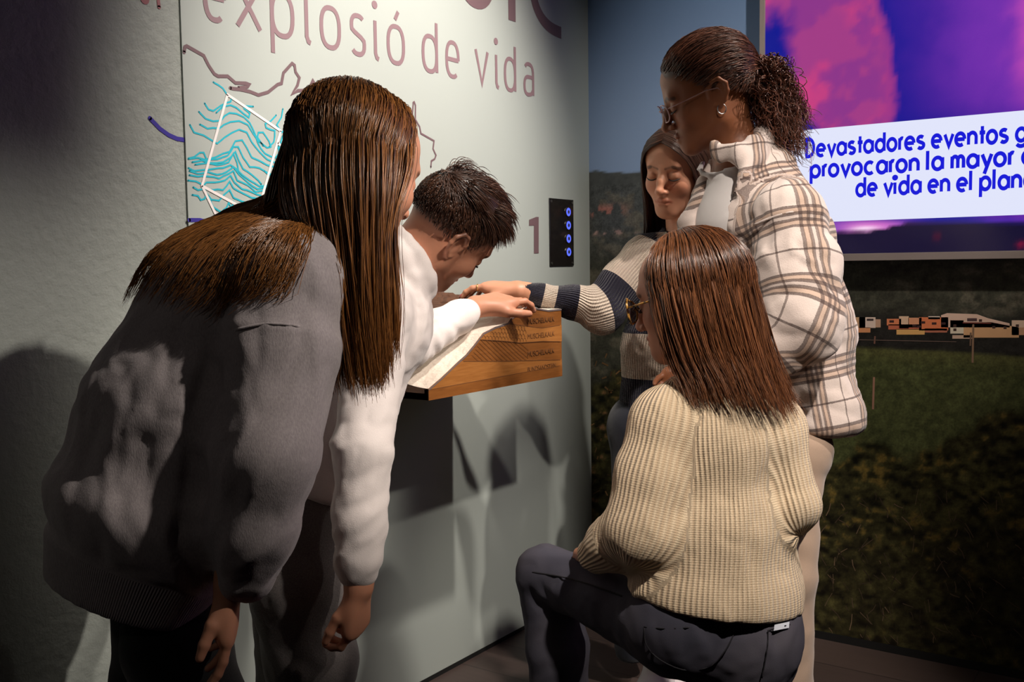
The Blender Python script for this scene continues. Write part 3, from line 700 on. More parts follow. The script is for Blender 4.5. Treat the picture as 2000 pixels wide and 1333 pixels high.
def vnormals(V, F):
    n = np.cross(V[F[:, 2]]-V[F[:, 0]], V[F[:, 3]]-V[F[:, 1]]); N_ = np.zeros_like(V)
    for i in range(4):
        for a in range(3): N_[:, a] += np.bincount(F[:, i], n[:, a], len(V))
    return N_/(np.linalg.norm(N_, axis=1, keepdims=True)+1e-12)
def relax(V, F, it=2, f=.5):
    for _ in range(it):
        A = np.zeros_like(V); c = np.zeros(len(V))
        for i in range(4):
            for j in ((i+1) % 4, (i+3) % 4):
                for a in range(3): A[:, a] += np.bincount(F[:, i], V[F[:, j], a], len(V))
                c += np.bincount(F[:, i], minlength=len(V))
        V = V+(A/np.maximum(c, 1)[:, None]-V)*f
    return V
def dist_seg(V, a, b):
    a = np.asarray(a, float); ba = np.asarray(b, float)-a; t = np.clip(((V-a)@ba)/(ba@ba), 0, 1)
    return np.linalg.norm(V-a-t[:, None]*ba, axis=1), t
def bone_uv(V, bones):
    """cloth coordinates: u round the limb, v along it, w = which chain. bones: list of chains, each (points, seam dir, radius, v0)"""
    best = np.full(len(V), 1e9); UVW = np.zeros((len(V), 3))
    for bi, (pts, seam, rad, v0, *bias) in enumerate(bones):
        run = v0; sv = None; pax = None; D_, VV, CC, SS = [], [], [], []
        for i, (a, b) in enumerate(zip(pts[:-1], pts[1:])):
            a = np.asarray(a[0], float); b_ = np.asarray(b[0], float); r0, r1 = pts[i][1], pts[i+1][1]
            ba = b_-a; L = np.linalg.norm(ba); ax = ba/L; tt = ((V-a)@ax)/L; tc = np.clip(tt, 0, 1)
            d = np.linalg.norm(V-a-tc[:, None]*ba, axis=1)-(r0+(r1-r0)*tc)
            if sv is None: s0 = unit(np.asarray(seam)-ax*(np.asarray(seam)@ax))
            else:                                   # carry the seam round the bend
                s0 = sv; kx = np.cross(pax, ax); sn = np.linalg.norm(kx)
                if sn > 1e-6: kx = kx/sn; th = math.atan2(sn, pax@ax); s0 = sv*math.cos(th)+np.cross(kx, sv)*math.sin(th)+kx*(kx@sv)*(1-math.cos(th))
                s0 = unit(s0-ax*(s0@ax))
            sv, pax = s0, ax; s1 = np.cross(ax, s0); q = V-a
            ang = np.arctan2(q@s1, -(q@s0))         # cut faces along +seam
            D_.append(d); VV.append(run+np.clip(tt, -1.2, 2.2)*L); CC.append(np.cos(ang)); SS.append(np.sin(ang)); run += L
        D_ = np.array(D_); dm = D_.min(0); w = np.exp(-(D_-dm)/.014); w /= w.sum(0)
        dm = dm-(bias[0] if bias else 0); m = dm < best; best[m] = dm[m]
        UVW[m, 0] = (np.arctan2((w*SS).sum(0), (w*CC).sum(0))*rad)[m]; UVW[m, 1] = (w*VV).sum(0)[m]; UVW[m, 2] = bi
    return UVW
def smooth_scalar(d, F, n, it):
    for _ in range(it):
        A = np.zeros(n); c = np.zeros(n)
        for i in range(4):
            for j in ((i+1) % 4, (i+3) % 4): A += np.bincount(F[:, i], d[F[:, j]], n); c += np.bincount(F[:, i], minlength=n)
        d = .3*d+.7*A/np.maximum(c, 1)
    return d
def sdf_obj(name, vol, mat, root, relax_it=1, disp=None, bones=None, dsm=2):
    V, F = vol.mesh(); V = relax(V, F, relax_it)
    UV = bone_uv(V, bones) if bones else None
    if disp is not None:
        Nn = vnormals(V, F); V = V+Nn*smooth_scalar(disp(V, UV, Nn), F, len(V), dsm)[:, None]
    o = mesh_obj(name, V, F[:, ::-1] if False else F, mat, None, True)
    if UV is not None: attr_vec(o, 'fuv', UV)
    if root is not None: adopt(o, root)
    return o, V, F
def ridged(p, seed=0, oct=2): return 1-2*np.abs(fbm(p, oct, seed)-.5)*1.6
def folds(along, around, amp, warp=.6, seed=0):
    """soft cloth creases: compressed along v, broad along u"""
    def f(V, UV, Nn):
        p = np.stack([UV[:, 0]*around+warp*np.sin(UV[:, 1]*9+seed), UV[:, 1]*along+warp*UV[:, 0]*along*.4, UV[:, 2]*7.3], 1)
        a = fbm(p, 2, seed); b = fbm(p*[.5, .45, 1]+3.1, 2, seed+5); r_ = 1-np.abs(fbm(p*[.8, .8, 1]+9.7, 2, seed+9)-.5)*5
        q = p*[1.5, 1.5, 1]+np.stack([2*a, 2*b, 0*a], 1); c1 = np.clip(1-np.abs(fbm(q, 2, seed+21)-.5)*7, 0, 1)**2; c2 = np.clip(1-np.abs(fbm(q*[1.6, 2.4, 1]+4.4, 2, seed+31)-.5)*8, 0, 1)**2
        return amp*((a-.5)*1.0+(b-.5)*1.5+np.clip(r_, 0, 1)**2*.30+c1*.22-c2*.26)
    return f

# --------------------------------------------------------------- hands
def hand_prims(wrist, fdir, back, side, curl, L=.165, thumb=(.55, .75, -.35), spread=.10, tcurl=.3):
    """side: +1 when the thumb lies along fdir x back. Returns list of (a,b,ra,rb,k), plus nail spots"""
    F_ = unit(fdir); Nb = unit(np.asarray(back)-F_*(np.asarray(back)@F_)); S = np.cross(F_, Nb)*side; w = np.asarray(wrist, float); s = L/.175
    out = []; nails = []
    offs = [.0275, .0095, -.0085, -.0255]; lens = [.068, .077, .071, .056]; mc = [.088, .090, .084, .075]; rad = [.0086, .0088, .0083, .0074]
    for i in range(4):
        base = w+(F_*mc[i]+S*offs[i])*s; d0 = unit(F_+S*spread*(1.5-i)*.8)
        out.append((w+S*offs[i]*.55*s, base, .0135*s, .0112*s, .014*s)); out.append((w+S*offs[i]*.5*s-Nb*.006*s, base-Nb*.006*s-F_*.01*s, .012*s, .0105*s, .014*s))
        p = base; ang = 0; cs = curl[i] if isinstance(curl[0], (list, tuple)) else curl
        for j, fr in enumerate((.45, .31, .24)):
            ang += cs[j]; d = d0*math.cos(ang)-Nb*math.sin(ang); q = p+d*lens[i]*fr*s
            out.append((p, q, rad[i]*s*(1-.08*j), rad[i]*s*(1-.08*(j+1)), .0035*s)); p = q
        nb_ = Nb*math.cos(ang)+d0*math.sin(ang); nails.append((p-d*.002*s+nb_*rad[i]*.62*s, d, nb_, rad[i]*s))
    tb = w+(F_*.022+S*.022-Nb*.006)*s; td = unit(F_*thumb[0]+S*thumb[1]+Nb*thumb[2])
    t1 = tb+td*.040*s; td2 = unit(td+F_*tcurl); t2 = t1+td2*.032*s; td3 = unit(td2+F_*tcurl*.6-S*tcurl*.3); t3 = t2+td3*.022*s
    out += [(w+F_*.008*s, t1, .014*s, .0115*s, .016*s), (t1, t2, .0108*s, .0098*s, .005*s), (t2, t3, .0098*s, .0078*s, .004*s)]
    nails.append((t3+Nb*.005*s, td3, Nb, .009*s))
    return out, nails
def add_prims(vol, prims):
    for a, b, ra, rb, k in prims: vol.cone(a, b, ra, rb, k)

# --------------------------------------------------------------- heads (local: x = own right, y = forward, z = up)
def head_frame(fwd, up):
    f = unit(fwd); u = unit(np.asarray(up)-f*(np.asarray(up)@f)); r = np.cross(f, u); return np.array([r, f, u])   # rows: right, forward, up
def build_head(root, mat, centre, R, s, neck_base, neck_r=.048, child=True, nose=1.0, lips=1.0, h=.0022, jaw=1.0, lipcol=None, browcol=(.02, .012, .008), ears=True, brow=1.0, chest=None, hair_cap=None):
    Rm = np.asarray(R); c = np.asarray(centre, float)
    nb = Rm@(np.asarray(neck_base)-c)/s          # neck base in head units
    lo = np.minimum([-.1, -.12, -.125], nb-.075); hi = np.maximum([.1, .13, .13], nb+.075)
    v = Vol(lo, hi, h/s)
    v.ell((0, -.014, .036), (.0745, .094, .080), None, 0)
    v.ell((0, .030, .045), (.063, .056, .056), None, .03)
    v.ell((0, .026, -.028), (.056, .058, .072), None, .035)
    for sx in (-1, 1):
        v.cone((sx*.047, .0, -.052), (sx*.012, .066, -.090), .020*jaw, .017, .03)
        v.ell((sx*.034, .056, -.026), (.026, .026, .026), None, .022)
        v.cone((sx*.052, -.004, -.02), (sx*.049, .0, -.055), .020, .018, .02)
    v.ell((0, .074, -.088), (.020, .014, .015), None, .018)
    v.ell((0, .066, -.058), (.030, .024, .026), None, .02)
    v.cone((-.034, .078, .025), (.034, .078, .025), .0095*brow, .0095*brow, .02)
    for sx in (-1, 1): v.ell((sx*.031, .096, .004), (.019, .014, .0125), None, .014, 'sub')
    for sx in (-1, 1): v.ell((sx*.0305, .0765, .002), (.0145, .0128, .0125), None, .005)
    v.chain([((0, .082, .018), .0075), ((0, .096, -.008), .0085), ((0, .107, -.030), .0100)], .012)
    v.ell((0, .1085*1, -.0335), (.0108*nose, .0098, .0092), None, .006)
    for sx in (-1, 1): v.ell((sx*.0125*nose, .0955, -.0365), (.0078, .0092, .0070), None, .006)
    for sx in (-1, 1): v.ell((sx*.0068*nose, .101, -.0425), (.0038, .0055, .0030), None, .003, 'sub')
    v.cone((0, .094, -.046), (0, .092, -.054), .0030, .0035, .005, op='sub')
    ul = [((-.0205, .0815, -.0632), .0026), ((-.010, .0912, -.0588), .0044*lips), ((0, .0938, -.0592), .0046*lips), ((.010, .0912, -.0588), .0044*lips), ((.0205, .0815, -.0632), .0026)]
    ll = [((-.0185, .0810, -.0650), .0026), ((-.008, .0892, -.0690), .0050*lips), ((.008, .0892, -.0690), .0050*lips), ((.0185, .0810, -.0650), .0026)]
    v.chain(ul, .005); v.chain(ll, .005)
    v.chain([((-.0205, .0880, -.0645), .0010), ((0, .0990, -.0640), .0014), ((.0205, .0880, -.0645), .0010)], .003, 'sub')
    if ears:
        for sx in (-1, 1):
            hx = [(.070, .008, -.004), (.0745, .007, .012), (.080, -.004, .0255), (.0845, -.019, .026), (.0865, -.030, .012), (.085, -.029, -.004), (.080, -.019, -.019), (.0745, -.006, -.0285), (.071, .001, -.024)]
            v.ell((sx*.0765, -.012, -.001), (.0045, .017, .026), np.array([[.93, .36*sx, 0], [-.36*sx, .93, 0], [0, 0, 1]]), .006)
            v.chain([((sx*a, b, e), .0042) for a, b, e in hx], .004)
            v.ell((sx*.0835, -.008, -.004), (.006, .009, .013), None, .004, 'sub')
            v.chain([((sx*.0785, -.018, -.008), .0028), ((sx*.081, -.022, .006), .0030), ((sx*.081, -.016, .014), .0026)], .003)
    v.chain([((0, -.025, -.035), .052), ((0, -.018, -.075), neck_r/s), (nb, neck_r*1.12/s)], .025)
    if chest is not None:
        for a, b, ra, rb in chest: v.cone(Rm@(np.asarray(a)-c)/s, Rm@(np.asarray(b)-c)/s, ra/s, rb/s, .03)
    V, F = v.mesh(); V = relax(V, F, 1, .4)
    col = np.tile(np.array([1., 1., 1.]), (len(V), 1))
    def tint(w, c_): w = np.clip(w, 0, 1)[:, None]; col[:] = col*(1-w)+col*np.asarray(c_)*w
    d = np.minimum.reduce([dist_seg(V, a[0], b[0])[0] for ch in (ul, ll) for a, b in zip(ch[:-1], ch[1:])])
    tint(smooth01(.0078, .0045, d)*(V[:, 1] > .078)*.75, lipcol or (.80, .48, .46))
    for sx in (-1, 1):
        tint(smooth01(.034, .008, np.linalg.norm((V-[sx*.036, .078, -.026])*[1, .6, 1], axis=1))*.5, (1.0, .80, .76))
        e0, e1, e2 = (sx*.012, .094, .0215), (sx*.028, .093, .0275), (sx*.047, .077, .0215)
        d = np.minimum(dist_seg(V, e0, e1)[0], dist_seg(V, e1, e2)[0]); tint(smooth01(.0060, .0030, d)*.9, tuple(.14+2*c_ for c_ in browcol))
    tint(smooth01(.016, .006, np.linalg.norm(V-[0, .108, -.034], axis=1))*.4, (1, .84, .78))
    if hair_cap is not None: hair_cap(V, tint)
    W = c+s*(V@Rm)
    o = mesh_obj('head', W, F, mat, None, True); attr_col(o, 'Col', col)
    return o, lambda p: c+s*(np.asarray(p, float)@Rm)
def tube(pts, rad, seg=6, cap=True):
    pts = np.asarray(pts, float); n = len(pts); rad = np.ones(n)*rad; T_ = np.gradient(pts, axis=0); V, F = [], []
    ref = np.array([.3, .5, .81])
    for i in range(n):
        t = unit(T_[i]); a = unit(np.cross(t, ref)); b = np.cross(t, a)
        for k in range(seg): V.append(pts[i]+rad[i]*(a*math.cos(2*math.pi*k/seg)+b*math.sin(2*math.pi*k/seg)))
    for i in range(n-1):
        for k in range(seg): F.append((i*seg+k, i*seg+(k+1) % seg, (i+1)*seg+(k+1) % seg, (i+1)*seg+k))
    if cap: F += [tuple(range(seg))[::-1], tuple(range((n-1)*seg, n*seg))]
    return V, F
def curve(pts, n=12):
    """Catmull-Rom through pts"""
    p = np.asarray(pts, float); p = np.concatenate([[2*p[0]-p[1]], p, [2*p[-1]-p[-2]]]); m = len(p)-3; out = []
    for i in np.linspace(0, m-1e-6, n):
        k = int(i); t = i-k; a, b, c, d = p[k:k+4]
        out.append(.5*((2*b)+(-a+c)*t+(2*a-5*b+4*c-d)*t*t+(-a+3*b-3*c+d)*t**3))
    return np.array(out)
LASH = plain('dark_lashes', (.012, .008, .006), .6)
def lashes(tow, root, lid=-.0045, sides=(-1, 1)):
    for sx in sides:
        pts = [tow((sx*.017, .0865, lid)), tow((sx*.024, .0902, lid-.0026)), tow((sx*.0315, .0908, lid-.0034)), tow((sx*.040, .0868, lid-.0022)), tow((sx*.0475, .080, lid+.001))]
        V, F = tube(curve(pts, 12), np.array([.5, .9, 1.1, 1.2, 1.2, 1.2, 1.2, 1.2, 1.1, 1.0, .8, .4])*.0014, 6); adopt(mesh_obj('eyelashes', V, F, LASH, None, True), root)

# --------------------------------------------------------------- hair
def hair_mat(name, dark, light, rough=.33):
    n = N(name); r = n.attr('rnd', 'Fac'); pos = n.geo()
    n.base(n.mix(r, dark, light)).set(Roughness=rough); n.b.inputs['Specular IOR Level'].default_value = .7
    try: n.b.inputs['Coat Weight'].default_value = .12; n.b.inputs['Coat Roughness'].default_value = .3
    except Exception: pass
    return n.m
def resample(g, m):
    g = curve(g, 60); L = np.concatenate([[0], np.cumsum(np.linalg.norm(np.diff(g, axis=0), axis=1))]); t = np.linspace(0, L[-1], m)
    return np.stack([np.interp(t, L, g[:, a]) for a in range(3)], 1)
def sheet(guides, n, m=18, jit=.006, thick=.01, clump=.5, wave=.002, seed=0, tipvar=.12, push=None, root_jit=.3):
    """strands running between neighbouring guide curves; returns array n x m x 3"""
    r = np.random.default_rng(seed); G = np.array([resample(g, m) for g in guides]); ng = len(G)
    s = np.sort(r.uniform(0, ng-1-1e-6, n)); k = s.astype(int); f = (s-k)[:, None, None]
    a = G[np.clip(k-1, 0, ng-1)]; b = G[k]; c = G[np.clip(k+1, 0, ng-1)]; d = G[np.clip(k+2, 0, ng-1)]
    S = .5*((2*b)+(-a+c)*f+(2*a-5*b+4*c-d)*f*f+(-a+3*b-3*c+d)*f**3)
    t = np.linspace(0, 1, m)[None, :, None]; prof = root_jit+(1-root_jit)*t
    nc = max(2, n//14); cl = r.integers(0, nc, n) if False else (np.arange(n)*nc//n)
    coff = r.normal(0, 1, (nc, 3))[cl][:, None, :]; off = r.normal(0, 1, (n, 1, 3))
    S = S+prof*jit*((1-clump)*off+clump*coff)
    ph = r.uniform(0, 6.28, (n, 1, 3)); cph = r.uniform(0, 6.28, (nc, 1, 3))[cl]
    S = S+wave*t*(np.sin(t*9+ph)*.4+np.sin(t*6+cph))
    if thick:
        dd = r.uniform(-1, 1, (n, 1, 1))*thick; view = unit(CAM-G.reshape(-1, 3).mean(0)); S = S+dd*view*np.minimum(1, .25+t*2)
    end = 1-r.uniform(0, tipvar, (n, 1)); tt = np.linspace(0, 1, m)[None]*end*(m-1); k0 = np.minimum(tt.astype(int), m-2); fr = (tt-k0)[..., None]
    ii = np.arange(n)[:, None]; S = S[ii, k0]*(1-fr)+S[ii, k0+1]*fr
    return S
def strands_mesh(S, rad, seed=0, rnd=None, tip=.35, sides=3, grad=.25):
    """thin tapered tubes for every strand"""
    r = np.random.default_rng(seed); n, m, _ = S.shape; T_ = np.gradient(S, axis=1); T_ /= np.linalg.norm(T_, axis=2, keepdims=True)+1e-9
    ref = np.array([.36, .48, .8]); a = np.cross(T_, ref); a /= np.linalg.norm(a, axis=2, keepdims=True)+1e-9; b = np.cross(T_, a)
    t = np.linspace(0, 1, m); w = (rad*(.8+.2*np.sin(t*3.14))*(1-(1-tip)*np.clip((t-.7)/.3, 0, 1)))[None, :, None]*r.uniform(.7, 1.3, (n, 1, 1))
    V = np.stack([S+w*(a*math.cos(2*math.pi*k/sides)+b*math.sin(2*math.pi*k/sides)) for k in range(sides)], 2)      # n,m,sides,3
    I = np.arange(n*m*sides).reshape(n, m, sides); F = []
    for k in range(sides):
        j = (k+1) % sides; F.append(np.stack([I[:, :-1, k], I[:, :-1, j], I[:, 1:, j], I[:, 1:, k]], -1).reshape(-1, 4))
    rv = r.uniform(0, 1, n) if rnd is None else rnd
    R_ = np.clip(rv[:, None]*.75+grad*np.linspace(0, 1, m)[None]**1.5, 0, 1); R_ = np.repeat(R_.reshape(-1), sides)
    return V.reshape(-1, 3), np.concatenate(F), R_
def hair_obj(name, pieces, mat, root, base=None):
    """pieces: list of (V,F,rnd); base: optional (V,F) under-volume"""
    Vs, Fs, Rs, k = [], [], [], 0
    if base is not None: pieces = [(base[0], base[1], np.full(len(base[0]), .12))]+list(pieces)
    for V, F, R_ in pieces: Vs.append(V); Fs.append(F+k); Rs.append(R_); k += len(V)
    V = np.concatenate(Vs); o = mesh_obj(name, V, np.concatenate(Fs), mat, None, True)
    a = o.data.attributes.new('rnd', 'FLOAT', 'POINT'); a.data.foreach_set('value', np.concatenate(Rs).astype(np.float32))
    if root is not None: adopt(o, root)
    return o

# --------------------------------------------------------------- skin and cloth
def skin_mat(name, col, sss=.05, rough=.5):
    n = N(name); pos = n.geo(); c = n.attr('Col')
    v = n.noise(60, pos, 4); b = n.mix(n.math('MULTIPLY', v, .35), col, tuple(x*y for x, y in zip(col, (.86, .76, .72))))
    n.base(n.mix(1.0, b, c, 'MULTIPLY')).set(Roughness=rough); n.b.inputs['Subsurface Weight'].default_value = .12
    n.b.inputs['Subsurface Radius'].default_value = (1, .35, .2); n.b.inputs['Subsurface Scale'].default_value = .008
    n.bump(n.noise(700, pos, 2), .12, .0006); return n.m
def fleece_mat(name, col, col2=None, fuzz=600, rough=.9, melange=.35):
    n = N(name); pos = n.geo(); a = n.noise(fuzz, pos, 3, .7); b = n.noise(25, pos, 3)
    n.base(n.mix(n.math('MULTIPLY', a, melange*2), col, col2 or tuple(c*.7 for c in col))).set(Roughness=rough)
    n.b.inputs['Sheen Weight'].default_value = .25; n.b.inputs['Sheen Roughness'].default_value = .5; n.b.inputs['Specular IOR Level'].default_value = .15
    n.bump(n.math('ADD', a, n.math('MULTIPLY', b, .5)), .35, .0016); return n.m
def rib_nodes(n, period, depth=1.0, cross=0.0):
    uv = n.attr('fuv', 'Vector'); sp = n.add('ShaderNodeSeparateXYZ'); n.link(uv, sp.inputs[0])
    w = n.math('SINE', n.math('MULTIPLY', sp.outputs[0], 2*math.pi/period)); st = n.math('SINE', n.math('MULTIPLY', sp.outputs[1], 2*math.pi/(period*.45)))
    return sp, n.math('ADD', n.math('MULTIPLY', w, depth), n.math('MULTIPLY', st, cross))
def rib_mat(name, col, dark, period=.0075, strength=.9, dist=.004, cross=.25, colnode=None):
    n = N(name); sp, h = rib_nodes(n, period, 1.0, cross); pos = n.geo(); fz = n.noise(900, pos, 2)
    hh = n.math('ADD', h, n.math('MULTIPLY', fz, 1.0))
    cc = colnode(n, sp) if colnode else col
    gap = n.math('MULTIPLY_ADD', h, -.22, .22)
    n.base(n.mix(gap, cc, dark if not colnode else n.mix(1.0, cc, (.55, .5, .48), 'MULTIPLY'))).set(Roughness=.9); n.b.inputs['Sheen Weight'].default_value = .2; n.b.inputs['Specular IOR Level'].default_value = .12
    n.bump(hh, strength, dist); return n.m
# ------------------------------------------------------------------ people
def push_out(S, vol, margin=.004, it=3):
    """move hair points out of a garment volume"""
    sh = S.shape; p = S.reshape(-1, 3).copy()
    gx, gy, gz = np.gradient(vol.D)
    for _ in range(it):
        q = (p-vol.lo)/vol.h; i = np.round(q).astype(int); ok = ((i >= 0) & (i < vol.n)).all(1); i = np.clip(i, 0, vol.n-1)
        d = np.where(ok, vol.D[i[:, 0], i[:, 1], i[:, 2]], 1.0)
        g = np.stack([gx[i[:, 0], i[:, 1], i[:, 2]], gy[i[:, 0], i[:, 1], i[:, 2]], gz[i[:, 0], i[:, 1], i[:, 2]]], 1); g /= np.linalg.norm(g, axis=1, keepdims=True)+1e-9
        m = d < margin; p[m] += g[m]*(margin-d[m])[:, None]
    return p.reshape(sh)
def push_local(S, c, R, sc, vol, margin=.003, it=4):
    """keep strands outside a head volume given in head units"""
    L = (S-c)@np.asarray(R).T/sc; L = push_out(L, vol, margin/sc, it); return c+sc*(L@np.asarray(R))
def shoe(root, ankle, toe_dir, mat, sole_mat, L=.235, name='shoe'):
    a = np.asarray(ankle, float); t = unit([toe_dir[0], toe_dir[1], 0]); sd = np.cross(t, [0, 0, 1]); g = vec(a[0], a[1], 0)
    v = Vol(g-[.25, .25, .0], g+[.25, .25, .16], .006)
    heel = g-t*.05; toe = g+t*(L-.08)
    v.chain([(heel+[0, 0, .045], .036), (g+t*.03+[0, 0, .05], .040), (g+t*.09+[0, 0, .038], .038), (toe+[0, 0, .028], .030)], .02); v.cone(a*[1, 1, 0]+[0, 0, .05], a*[1, 1, 0]+[0, 0, .10], .038, .036, .02)
    v.plane((0, 0, .018), (0, 0, -1)); o, _, _ = sdf_obj(name, v, mat, root)
    w = Vol(g-[.25, .25, .01], g+[.25, .25, .06], .006)
    w.chain([(heel+[0, 0, .014], .040), (g+t*.03+[0, 0, .014], .040), (g+t*.09+[0, 0, .014], .043), (toe+[0, 0, .014], .036)], .02); w.plane((0, 0, .026), (0, 0, 1)); w.plane((0, 0, .002), (0, 0, -1))
    s2, _, _ = sdf_obj('sole', w, sole_mat, None); s2.parent = o
    return o
def on_vol(vol, px, py, d0, d1, eps=.001):
    for d in np.arange(d0, d1, .0015):
        p = P(px, py, d); i = np.round((p-vol.lo)/vol.h).astype(int)
        if (i >= 0).all() and (i < vol.n).all() and vol.D[i[0], i[1], i[2]] < eps: return p
    return None
def cloth_seam(name, vol, px, d0, d1, mat, root, r=.002, n=24):
    q = [on_vol(vol, a, b, d0, d1) for a, b in curve([(a, b, 0) for a, b in px], n)[:, :2]]; q = [p for p in q if p is not None]
    if len(q) > 3:
        q = np.array(q); q[1:-1] = (q[:-2]+q[1:-1]*2+q[2:])/4; V, F = tube(q-FW*.001, r, 6); adopt(mesh_obj(name, V, F, mat, None, True), root)
def bbox_vol(pts, pad, h):
    p = np.array(pts, float); return Vol(p.min(0)-pad, p.max(0)+pad, h)
WHITE_SHOE = plain('white_trainer', srgb(214, 206, 208), .6); SOLE = plain('rubber_sole', srgb(225, 222, 220), .7); DARK_SHOE = plain('dark_trainer', (.02, .02, .022), .6)
Xw, Yw, Zw = vec(1, 0, 0), vec(0, 1, 0), vec(0, 0, 1)
def camv(a, b, c): return unit(RT*a+UP*b+FW*c)

def merge_body(name, objs, mat, root):
    Vs, Fs, Cs, k = [], [], [], 0
    for o in objs:
        me = o.data; n = len(me.vertices); v = np.zeros(n*3, np.float32); me.vertices.foreach_get('co', v); f = np.zeros(len(me.loops), np.int32); me.loops.foreach_get('vertex_index', f)
        c = np.ones((n, 4), np.float32)
        if 'Col' in me.attributes: cc = np.zeros(n*4, np.float32); me.attributes['Col'].data.foreach_get('color', cc); c = cc.reshape(-1, 4)
        Vs.append(v.reshape(-1, 3)); Fs.append(f.reshape(-1, 4)+k); Cs.append(c); k += n
        bpy.data.objects.remove(o, do_unlink=True)
    o = mesh_obj(name, np.concatenate(Vs), np.concatenate(Fs), mat, None, True); attr_col(o, 'Col', np.concatenate(Cs)); adopt(o, root); return o
def limb_obj(pts, pad, h, chains, hands=(), knuckle=None):
    v = bbox_vol(pts, pad, h)
    for ch, k in chains: v.chain(ch, k)
    for pr in hands: add_prims(v, pr)
    V, F = v.mesh(); V = relax(V, F, 1, .3); o = mesh_obj('limb', V, F, None, None, True)
    return o, V
def nails_of(root, nails, mat, sel=range(5)):
    for i in sel:
        p, d, nb_, r = nails[i]; sd = np.cross(d, nb_); V = []; F = []
        for a in range(5):
            for b in range(5):
                u = (a-2)/2; w = (b-2)/2; V.append(p+d*(u*.0052)+sd*(w*r*.62)+nb_*(.0016-.0022*w*w-.0008*u*u))
        for a in range(4):
            for b in range(4): F.append((a*5+b, a*5+b+1, a*5+b+6, a*5+b+5))
        adopt(mesh_obj('fingernail', V, F, mat, None, True), root)
NAIL = plain('nail', srgb(226, 178, 164), .3); NAIL_RED = plain('red_nail_varnish', srgb(190, 40, 54), .25)

